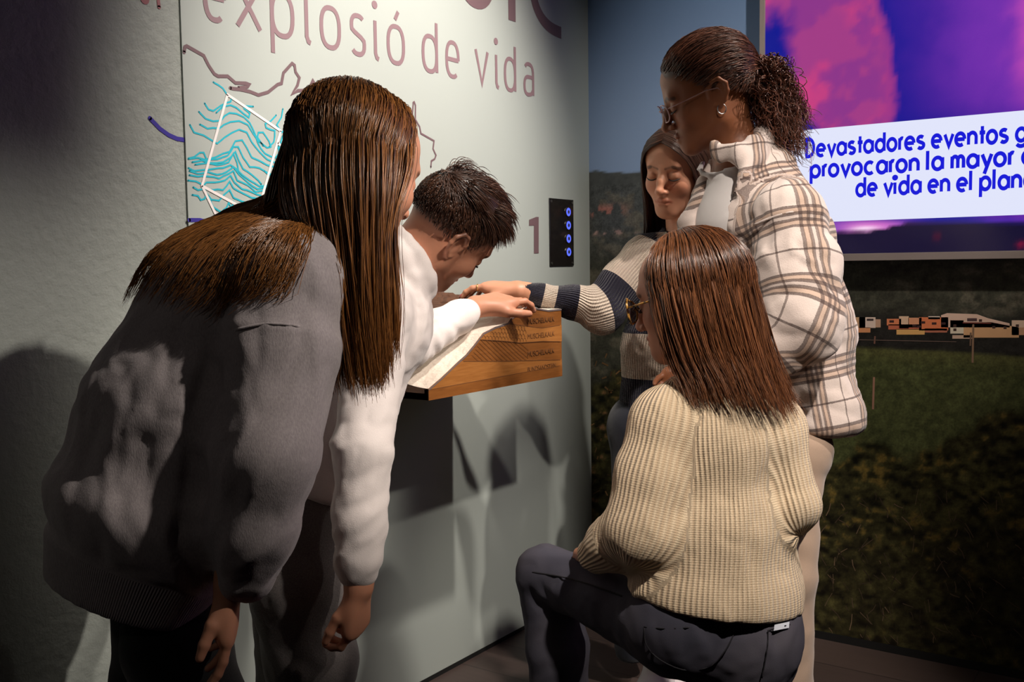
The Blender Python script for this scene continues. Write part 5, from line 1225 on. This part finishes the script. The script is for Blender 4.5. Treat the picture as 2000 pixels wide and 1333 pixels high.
def girl_plaid():
    pel = P(1540, 850, 2.12); root = empty('person', (pel[0], pel[1], 0))
    setp(root, 'person with curly tied-back hair and glasses in a brown and cream checked overshirt', 'person')
    skin = skin_mat('skin_brown', srgb(142, 88, 58))
    hc = P(1382, 186, 2.08); sc = .945; R = head_frame(camv(-.928, -.358, .104), camv(-.371, .912, -.175))
    nk = P(1448, 315, 2.09); ch = P(1478, 445, 2.09); mid = P(1535, 640, 2.10); hb = P(1572, 800, 2.10)
    ns = P(1532, 432, 1.965); nel = P(1560, 628, 1.905); nwr = P(1445, 715, 1.93)      # near (left) arm
    fs = P(1425, 440, 2.22); fel = P(1430, 640, 2.27); fwr = P(1380, 700, 2.2)
    W = unit(ns-fs); FWD = unit(np.cross(Zw, W)); FWD = FWD if FWD @ camv(-1, 0, 0) > 0 else -FWD
    v = bbox_vol([nk, ch, mid, hb, ns, nel, nwr, fs, fel, fwr], .17, .006)
    D2 = camv(1, 0, 0)
    tors = [(P(1585, 870, 2.10), .088, D2, 1.05), (hb+D2*.0, .094, D2, 1.08), (mid+D2*.010, .100, D2, 1.1), (ch+D2*.005, .105, D2, 1.25), (P(1470, 345, 2.09), .066, W, 1.4)]
    v.chain(tors, .05); bot = P(1600, 846, 2.05)
    v.plane(bot, unit(camv(.12, -1, 0)), .01)
    v.cone(ch+(ns-ch)*.4, ns, .085, .074, .05); v.cone(ch+(fs-ch)*.4, fs, .085, .07, .05)
    # open front: hollow towards the T-shirt
    v.cone(P(1378, 330, 2.08), P(1365, 520, 2.02), .042, .050, .02, op='sub'); v.cone(P(1425, 290, 2.08), P(1395, 345, 2.06), .052, .05, .012, op='sub')
    slv = [(ns, .072), (ns*.55+nel*.45, .079), (nel, .072), (nel*.5+nwr*.5, .058), (nwr, .042)]; v.chain(slv, .014); v.chain([(fs, .066), (fel, .06), (fwr, .04)], .02)
    # collar
    col = [P(1404, 300, 2.02), P(1440, 305, 2.00), P(1476, 290, 2.02), P(1500, 270, 2.08), P(1485, 255, 2.16)]
    v.chain([(p, .015, camv(-.3, 1, 0), 1.7) for p in col], .012)
    v.chain([(P(1478, 300, 2.015), .016), (P(1452, 345, 1.99), .012, camv(.7, .5, 0), 1.6), (P(1440, 372, 1.985), .008)], .014)
    v.chain([(P(1398, 305, 2.11), .014), (P(1372, 360, 2.11), .016, W, 1.6), (P(1345, 430, 2.11), .018, W, 1.8), (P(1338, 520, 2.11), .02, W, 1.8)], .012)
    fl = folds(7, 8, .019, .8, 71)
    def seam(V, UV, Nn): return fl(V, UV, Nn)+(UV[:, 2] == 1)*(np.exp(-((UV[:, 1]-.012)/.004)**2)*.004)
    n = N('checked_flannel'); uv = n.attr('fuv', 'Vector'); sp = n.add('ShaderNodeSeparateXYZ'); n.link(uv, sp.inputs[0]); pos = n.geo(); fz = n.noise(420, pos, 3, .7)
    def lines(x, per, spec):
        f = n.math('FRACT', n.math('DIVIDE', n.math('ADD', x, 5.0), per)); out = None
        for c_, w_ in spec:
            d = n.math('LESS_THAN', n.math('ABSOLUTE', n.math('SUBTRACT', f, c_)), w_); out = d if out is None else n.math('MAXIMUM', out, d)
        return out
    xu = n.math('ADD', sp.outputs[0], n.math('MULTIPLY', fz, .0022)); xv = n.math('ADD', sp.outputs[1], n.math('MULTIPLY', fz, .0022))
    PER = .135
    thin = [(.09, .024), (.19, .024), (.28, .024), (.38, .022), (.73, .014)]
    tan = [(.145, .040), (.325, .040)]
    cream, tanc, brown = srgb(226, 210, 202), srgb(190, 150, 118), srgb(52, 34, 34)
    shade = n.math('MULTIPLY', lines(xu, PER, [(.235, .16)]), 1.0); shv = lines(xv, PER, [(.235, .16)])
    c0 = n.mix(n.math('MULTIPLY', n.math('ADD', shade, shv), .16), cream, srgb(150, 126, 112))
    c1 = n.mix(n.math('MULTIPLY', n.math('MAXIMUM', lines(xu, PER, tan), lines(xv, PER, tan)), .55), c0, tanc)
    lu, lv = lines(xu, PER, thin), lines(xv, PER, thin); c2 = n.mix(n.math('MULTIPLY', n.math('ADD', n.math('MULTIPLY', lu, .80), n.math('MULTIPLY', lv, .90)), n.math('MULTIPLY_ADD', fz, .8, .5)), c1, brown)
    n.base(n.mix(n.math('MULTIPLY', fz, .35), c2, srgb(180, 160, 150))).set(Roughness=.95); n.b.inputs['Specular IOR Level'].default_value = .1; n.b.inputs['Sheen Weight'].default_value = .25; n.bump(fz, .45, .0018)
    sdf_obj('overshirt', v, n.m, root, 2, seam, [([(p[0], p[1]) for p in tors], camv(-.2, 0, 1), .14, 0.), ([(p[0], p[1]) for p in slv], camv(0, 0, 1), .075, 0.)])
    cloth_seam('sleeve_seam', v, [(1472, 440), (1510, 424), (1551, 414), (1590, 424), (1616, 442)], 1.75, 2.3, n.m, root, .0026)
    # T-shirt
    v3 = bbox_vol([nk, ch, mid], .14, .006); v3.chain([(P(1428, 350, 2.09), .050, W, 1.4), (P(1428, 440, 2.09), .066, W, 1.35), (P(1480, 640, 2.10), .075, W, 1.2)], .04); v3.cone(nk+vec(0, 0, .08), P(1436, 335, 2.09), .062, .056, .008, op='sub')
    v3.chain([(P(1425, 318, 2.09)+.062*(camv(.2, -.5, -1)*math.cos(t)+camv(-1, -.35, 0)*math.sin(t)), .006) for t in np.linspace(-1.2, 2.4, 9)], .006)
    sdf_obj('tee_shirt', v3, fleece_mat('white_jersey', srgb(214, 208, 206), srgb(196, 190, 188), 900, .85, .2), root, 1)
    # trousers
    TR = fleece_mat('beige_trousers', srgb(186, 160, 140), srgb(160, 136, 118), 650, .85, .3)
    nh = P(1560, 880, 2.06); nkn = P(1545, 1130, 2.04); na = P(1535, 1560, 2.08); fh = P(1530, 850, 2.2); fk = P(1470, 1120, 2.24); fa = P(1460, 1440, 2.27)
    v2 = bbox_vol([nh, nkn, na, fh, fk, fa], .14, .0085); pj = [(nh, .060), (P(1548, 965, 2.05), .052), (nkn, .050), (na, .056)]; v2.chain([(nh, .060), (fh, .066)], .03); v2.chain(pj, .02); v2.chain([(fh, .08), (fk, .058), (fa, .055)], .02); v2.plane((0, 0, .05), (0, 0, -1))
    f2 = folds(7, 5, .010, .9, 77); sdf_obj('trousers', v2, TR, root, 1, lambda V, UV, Nn: f2(V, UV, Nn), [([(p[0], p[1]) for p in pj], camv(-1, 0, .2), .06, 0.), ([(fh, .08), (fk, .058), (fa, .055)], Yw, .06, 0.)])
    shoe(root, na*[1, 1, 0]+[0, 0, .09], camv(-.5, 0, .9), WHITE_SHOE, SOLE); shoe(root, fa*[1, 1, 0]+[0, 0, .09], camv(-1, 0, 0), WHITE_SHOE, SOLE)
    def cap(V, tint): tint(smooth01(.0, .02, V[:, 2]-.03-.35*np.clip(V[:, 1], 0, 1)+1.2*np.clip(-V[:, 1]-.03, 0, .1))*(V[:, 1] < .078)*.9, (.12, .09, .08))
    hd, tow = build_head(root, skin, hc, R, sc, nk, .046, h=.0023, nose=1.15, lips=1.2, lipcol=(.86, .62, .60), hair_cap=cap, chest=[(nk, P(1440, 360, 2.09), .048, .06)])
    pr, nl = hand_prims(P(1405, 735, 1.95), camv(-.9, -.3, .2), camv(0, .5, -.8), -1, [.3, .4, .3], .16)
    lb, _ = limb_obj([nwr, P(1350, 740, 1.95)], .08, .003, [([(nwr, .025), (P(1405, 735, 1.95), .021)], .02)], [pr])
    pf_, _n = hand_prims(fwr+camv(-.8, -.5, 0)*.03, camv(-.8, -.5, -.1), camv(0, .4, 1), 1, [.3, .4, .3], .155); lb_, _ = limb_obj([fwr, fwr+camv(-.8, -.5, 0)*.2], .07, .003, [([(fwr, .025), (fwr+camv(-.8, -.5, 0)*.03, .02)], .02)], [pf_])
    core, _ = limb_obj([hb, mid, ch, ns, nel, nwr, fs, fel, fwr], .11, .012, [([(hb, .07), (mid, .07), (ch, .07)], .04), ([(ns, .045), (nel, .038), (nwr, .027)], .03), ([(fs, .045), (fel, .038), (fwr, .027)], .03)])
    merge_body('body', [hd, lb, lb_, core], skin, root); lashes(tow, root)
    gl = N('clear_lens'); gl.base((.95, .93, .95)).set(Roughness=.02); gl.b.inputs['Transmission Weight'].default_value = 1.0; gl.b.inputs['IOR'].default_value = 1.05; gl.b.inputs['Alpha'].default_value = .35
    fm = N('clear_pink_frame'); fm.base(srgb(226, 186, 186)).set(Roughness=.1); fm.b.inputs['Transmission Weight'].default_value = .45
    spectacles(root, tow, fm.m, gl.m, .022, .019, .108, -.002)
    e = tow((-.079, -.006, -.036)); V, F = tube([e+.0085*(camv(1, 0, 0)*math.cos(t)+camv(0, 1, 0)*math.sin(t))*[1, 1, 1.2] for t in np.linspace(0, 2*math.pi, 18)], .0011, 6, False); adopt(mesh_obj('hoop_earring', V, F, STEEL, None, True), root)
    # hair: pulled back over the skull into a curly bunch
    HM = hair_mat('dark_curly_hair', srgb(34, 18, 14), srgb(150, 94, 70), .38)
    b = Vol([-.12, -.15, -.14], [.12, .13, .16], .005); b.ell((0, -.018, .046), (.080, .103, .086), None, 0); b.plane((0, .072, .058), (0, 1, -.42), .02); b.plane((0, 0, .005), (0, .75, -1), .02)
    V, F = b.mesh(); V0, F0 = hc+sc*(V@R), F
    tie = np.array([0, -.122, .018]); r = np.random.default_rng(9); n_ = 2500
    u = r.uniform(-1, 1, n_)*2.75; w = r.uniform(0, 1, n_); m = 14; t = np.linspace(0, 1, m)[None, :]
    # start on the hairline (ear to brow to ear, rising), finish at the tie
    a0 = u; sx = np.sin(a0); sy = np.cos(a0); cp = np.clip(sy, 0, 1); cn = np.clip(-sy, 0, 1); start = np.stack([.076*sx, -.010+.086*cp-.085*cn, .018+.062*cp**2-.010*np.abs(sx)-.055*cn], 1)
    back = np.where((sy > 0)[:, None], np.stack([.070*sx, -.02+0*sx, .118*np.sqrt(np.clip(1-.55*sx*sx, .05, 1))], 1), np.stack([.072*sx, -.05+0*sx, .04+0*sx], 1))
    start = start*(1-w[:, None]*.55)+back*(w[:, None]*.55)
    midp = np.stack([.068*sx, -.075-.03*cn, .030+.085*cp-.03*cn], 1)
    S = ((1-t)**2)[..., None]*start[:, None]+(2*t*(1-t))[..., None]*midp[:, None]*1.06+(t**2)[..., None]*tie
    S = push_out(S, b, .002, 4); ph = r.uniform(0, 6.28, (n_, 1)); S = S+np.stack([np.sin(t*70+ph), np.cos(t*63+ph), np.sin(t*66+ph*2)], -1)*.0016+r.normal(0, .0012, (n_, 1, 3))
    fz = r.integers(0, n_, 500); 
    W1 = hc+sc*(S@R)
    # curly bunch: coils leaving the tie and falling behind the shoulder
    nb_ = 1700; m2 = 28; q = np.linspace(0, 1, m2)[None, :]; tgt = np.stack([r.normal(0, .034, nb_), -.190+r.normal(0, .030, nb_), -.050+r.normal(0, .062, nb_)], 1)
    tieW = hc+sc*(tie@R)
    ball = [P(1525, 175, 2.05), P(1545, 205, 2.05), P(1515, 220, 2.03), P(1550, 245, 2.05), P(1530, 268, 2.05), P(1505, 165, 2.07), P(1500, 235, 2.06), P(1562, 285, 2.06), P(1565, 225, 2.08), P(1480, 200, 2.10), P(1535, 210, 2.11), P(1530, 150, 2.06)]
    tg = np.array(ball)[r.integers(0, len(ball), nb_)]+r.normal(0, .014, (nb_, 3)); mid_ = (tieW+tg)/2+r.normal(0, .024, (nb_, 3))+UP*.012
    C_ = ((1-q)**2)[..., None]*tieW+(2*q*(1-q))[..., None]*mid_[:, None]+(q**2)[..., None]*tg[:, None]
    rad = (.0055+.0055*r.random((nb_, 1)))*np.minimum(1, q*3); ph = r.uniform(0, 6.28, (nb_, 1)); fr = r.uniform(20, 34, (nb_, 1))
    A_ = unit(r.normal(0, 1, 3)); ax1 = r.normal(0, 1, (nb_, 1, 3)); ax1 /= np.linalg.norm(ax1, axis=2, keepdims=True); ax2 = np.cross(ax1, r.normal(0, 1, (nb_, 1, 3))); ax2 /= np.linalg.norm(ax2, axis=2, keepdims=True)
    C_ = C_+rad[..., None]*(ax1*np.cos(q*fr+ph)[..., None]+ax2*np.sin(q*fr+ph)[..., None]); C_[..., 2] -= .012*q**2
    vb = bbox_vol(ball+[tieW], .06, .006)
    vb.chain([(tieW, .014), (P(1505, 200, 2.07), .024), (P(1525, 205, 2.07), .028), (P(1532, 235, 2.07), .020), (P(1540, 258, 2.07), .010)], .02); V2, F2 = vb.mesh()
    hair_obj('hair', [strands_mesh(W1, .00085, 91), strands_mesh(C_, .00105, 92, None, .5), (V2, F2, np.full(len(V2), .1))], HM, root, (V0, F0))

# ================= girl kneeling in the cream ribbed jumper
def girl_kneeling():
    pel = P(1400, 1225, 1.74); root = empty('person', (pel[0], pel[1], 0))
    setp(root, 'person kneeling on one knee in a cream ribbed jumper and grey jeans', 'person')
    skin = skin_mat('skin_fair_soft', srgb(206, 148, 118))
    nk = P(1385, 735, 1.73); ch = P(1400, 860, 1.735); mid = P(1405, 1020, 1.74); hb = P(1400, 1160, 1.745)
    lsh = P(1292, 822, 1.72); lel = P(1243, 1030, 1.70); lwr = P(1165, 1082, 1.79); rsh = P(1508, 835, 1.72); rel = P(1548, 985, 1.70); rwr = P(1515, 1080, 1.86)
    W = camv(1, 0, .1); v = bbox_vol([nk, ch, mid, hb, lsh, lel, lwr, rsh, rel, rwr], .17, .0048)
    tors = [(hb-vec(0, 0, .06), .102, W, 1.45), (hb, .102, W, 1.34), (mid, .098, W, 1.20), (ch, .092, W, 1.16), (P(1388, 775, 1.73), .058, W, 1.5)]
    v.chain(tors, .04); v.plane(P(1400, 1216, 1.64), unit(camv(-.10, -1, .12)), .008)
    v.cone(ch+(lsh-ch)*.4, lsh, .075, .056, .05); v.cone(ch+(rsh-ch)*.4, rsh, .075, .054, .05)
    slv = [(lsh, .056), (lsh*.5+lel*.5, .058), (lel, .055), (lel*.45+lwr*.55, .045), (lwr, .034)]; v.chain(slv, .03)
    v.cone(lsh*.4+lel*.6+camv(.9, 0, 0)*.025, lel+camv(.9, -.2, 0)*.035, .05, .045, .05)
    srv = [(rsh, .050), (rel, .040), (rwr, .034)]; v.chain(srv, .018)
    v.ell(P(1150, 1085, 1.80), (.030, .030, .030), None, .02, 'sub') if False else None
    fl = folds(3.5, 11, .010, .35, 91)
    RB = rib_mat('cream_rib_knit', srgb(248, 224, 190), srgb(208, 170, 130), .0088, .65, .0038, .12)
    sdf_obj('jumper', v, RB, root, 2, lambda V, UV, Nn: fl(V, UV, Nn), [([(p[0], p[1]) for p in tors], camv(0, 0, 1), .12, 0.), ([(p[0], p[1]) for p in slv[:3]], camv(0, 0, 1), .058, 0., .016), ([(p[0], p[1]) for p in slv[2:]], camv(0, 0, 1), .05, .3), ([(p[0], p[1]) for p in srv[:2]], camv(0, 0, 1), .045, 0., .012), ([(p[0], p[1]) for p in srv[1:]], camv(0, 0, 1), .04, .3)], 3)
    # jeans
    n = N('grey_denim'); pos = n.geo(); g = n.noise(900, pos, 2); g2 = n.noise(7, pos, 3); n.base(n.mix(n.math('MULTIPLY_ADD', g2, 1.6, -.4), srgb(90, 86, 94), srgb(62, 64, 78))).set(Roughness=.85); n.b.inputs['Specular IOR Level'].default_value = .15; n.bump(g, .35, .001)
    lh = P(1318, 1215, 1.76); lk = P(1068, 1118, 1.98); la = P(1112, 1545, 2.03); rh = P(1470, 1262, 1.74); rk = vec(*P(1390, 1300, 1.96)); rk[2] = .09; ra = vec(*P(1440, 1400, 1.70)); ra[2] = .09
    v2 = bbox_vol([lh, lk, la, rh, rk, ra], .15, .0065)
    lj = [(lh, .080), (P(1200, 1172, 1.86), .068), (lk, .052), (P(1085, 1260, 1.99), .056), (P(1098, 1400, 2.01), .052), (la, .046)]
    v2.chain(lj, .02); v2.chain([(P(1325, 1225, 1.75), .078), (P(1458, 1252, 1.75), .084)], .04); v2.chain([(P(1330, 1175, 1.745), .075), (P(1475, 1185, 1.745), .075)], .05); rj = [(rh, .080), (rk, .062), (ra, .05)]; v2.chain(rj, .03)
    v2.plane((0, 0, .045), (0, 0, -1), .01); f2 = folds(11, 7, .011, .9, 97)
    crease = lambda V, UV, Nn: f2(V, UV, Nn)-.005*np.exp(-((np.linalg.norm(V-P(1062, 1160, 1.93), axis=1)-.02)/.012)**2)
    sdf_obj('jeans', v2, n.m, root, 2, crease, [([(p[0], p[1]) for p in lj], -Zw, .07, 0.), ([(p[0], p[1]) for p in rj], -Zw, .08, 0.)])
    ST = plain('denim_stitching', srgb(34, 32, 38), .8)
    def on_cloth(px, py, d0=1.5, d1=2.2):
        for d in np.arange(d0, d1, .002):
            p = P(px, py, d); i = np.round((p-v2.lo)/v2.h).astype(int)
            if (i >= 0).all() and (i < v2.n).all() and v2.D[i[0], i[1], i[2]] < .002: return p
        return P(px, py, 1.75)
    def stitch(name, px, r=.0012):
        q = [on_cloth(a, b_)-FW*.001 for a, b_ in curve([(a, b_, 0) for a, b_ in px], 22)[:, :2]]; V, F = tube(q, r, 5); adopt(mesh_obj(name, V, F, ST, None, True), root)
    stitch('pocket_stitching', [(1258, 1225), (1262, 1260), (1290, 1290), (1340, 1310), (1390, 1300), (1420, 1265), (1436, 1232)]); stitch('pocket_stitching', [(1258, 1225), (1300, 1228), (1370, 1226), (1436, 1232)])
    stitch('pocket_stitching', [(1500, 1232), (1498, 1270), (1488, 1325)]); stitch('pocket_stitching', [(1500, 1232), (1522, 1226), (1543, 1220)]); stitch('leg_seam', [(1040, 1118), (1100, 1128), (1160, 1145), (1215, 1165)], .0016)
    tg = [on_cloth(a, b_)-FW*.003 for a, b_ in ((1510, 1232), (1540, 1226), (1541, 1214), (1512, 1220))]; adopt(mesh_obj('pocket_tag', tg, [(0, 1, 2, 3)], plain('pale_tag', srgb(200, 204, 214), .6)), root)
    shoe(root, la*[1, 1, 0]+[0, 0, .09], camv(-.6, 0, .8), WHITE_SHOE, SOLE); shoe(root, ra*[1, 1, 0]+[0, 0, .09], camv(.2, 0, 1), WHITE_SHOE, SOLE)
    # head turned to the left
    hc = P(1348, 585, 1.735); sc = .93; R = head_frame(camv(-.82, -.16, .54), camv(-.02, .98, -.05))
    hd, tow = build_head(root, skin, hc, R, sc, nk, .043, h=.0026, ears=False)
    w0 = P(1160, 1084, 1.82); pr, nl = hand_prims(w0, camv(-.05, -.12, 1), camv(-.1, 1, .1), 1, [.2, .3, .2], .145)
    lb, _ = limb_obj([lwr, P(1150, 1100, 2.0)], .07, .003, [([(lwr, .022), (w0, .018)], .02)], [pr])
    w1 = rwr+camv(-.3, -.2, 1)*.03; pr1, _n = hand_prims(w1, camv(-.4, -.3, 1), camv(.2, 1, 0), -1, [.3, .4, .3], .145)
    lb_, _ = limb_obj([rwr, w1+camv(-.4, -.3, 1)*.17], .07, .003, [([(rwr, .022), (w1, .018)], .02)], [pr1])
    core, _ = limb_obj([hb, mid, ch, nk, lsh, lel, lwr, rsh, rel, rwr], .1, .012, [([(hb, .07), (mid, .07), (ch, .065), (nk, .04)], .04), ([(lsh, .038), (lel, .034), (lwr, .022)], .03), ([(rsh, .036), (rel, .028), (rwr, .022)], .03)])
    merge_body('body', [hd, lb, lb_, core], skin, root); lashes(tow, root)
    fm = N('tortoiseshell'); pos = fm.geo(); fm.base(fm.ramp(fm.noise(160, pos, 2), [(.42, srgb(40, 20, 12)), (.58, srgb(206, 150, 72))])).set(Roughness=.15)
    gl = N('dark_lens'); gl.base(srgb(60, 44, 44)).set(Roughness=.05); gl.b.inputs['Alpha'].default_value = .7
    spectacles(root, tow, fm.m, gl.m, .0255, .0225, .112, -.004, 1.0, True, .0022, .9)
    HM = hair_mat('brown_shoulder_hair', srgb(44, 22, 12), srgb(158, 100, 62), .27)
    L = lambda gs: [[tow(q) for q in g] for g in gs]
    def gd(ang, L_, part=(-.0, .0)):
        c, s = math.cos(ang), math.sin(ang)         # ang 0 = forward, pi/2 = own right
        k = 1+.0*c
        return [(s*.010, .006+c*.03, .124), (s*.055, -.012+c*.070, .098), (s*.086, -.016+c*.100, .040), (s*.092, -.020+c*.104, -.03), (s*.090, -.030+c*.098, -.11), (s*.092, -.045+c*.095, L_*.75), (s*.095, -.055+c*.098, L_)]
    angs = np.linspace(math.radians(52), math.radians(308), 13); gs = [gd(a, -.20-.045*smooth01(.0, 1.6, 1.6-abs(a-math.pi))-.0*i) for i, a in enumerate(angs)]
    b = Vol([-.12, -.14, -.2], [.12, .13, .15], .005); b.ell((0, -.016, .036), (.079, .099, .085), None, 0); b.cone((0, -.03, .02), (0, -.045, -.12), .074, .058, .03); b.ell((0, .105, -.05), (.08, .085, .10), None, .02, 'sub')
    V, F = b.mesh(); V = hc+sc*(V@R)
    S = push_local(sheet(L(gs), 3500, 16, .0046, 0, .62, .0034, 101, .30, root_jit=.15), hc, R, sc, b, .004); S = push_out(S, v, .006, 4)
    S2 = push_local(sheet(L(gs), 600, 16, .008, 0, .2, .006, 103, .10, root_jit=.15), hc, R, sc, b, .010); S2 = push_out(S2, v, .010, 4)
    hair_obj('hair', [strands_mesh(S, .00078, 104), strands_mesh(S2, .0006, 105)], HM, root, (V, F))
girl_grey(); boy_white(); girl_striped(); girl_plaid(); girl_kneeling()
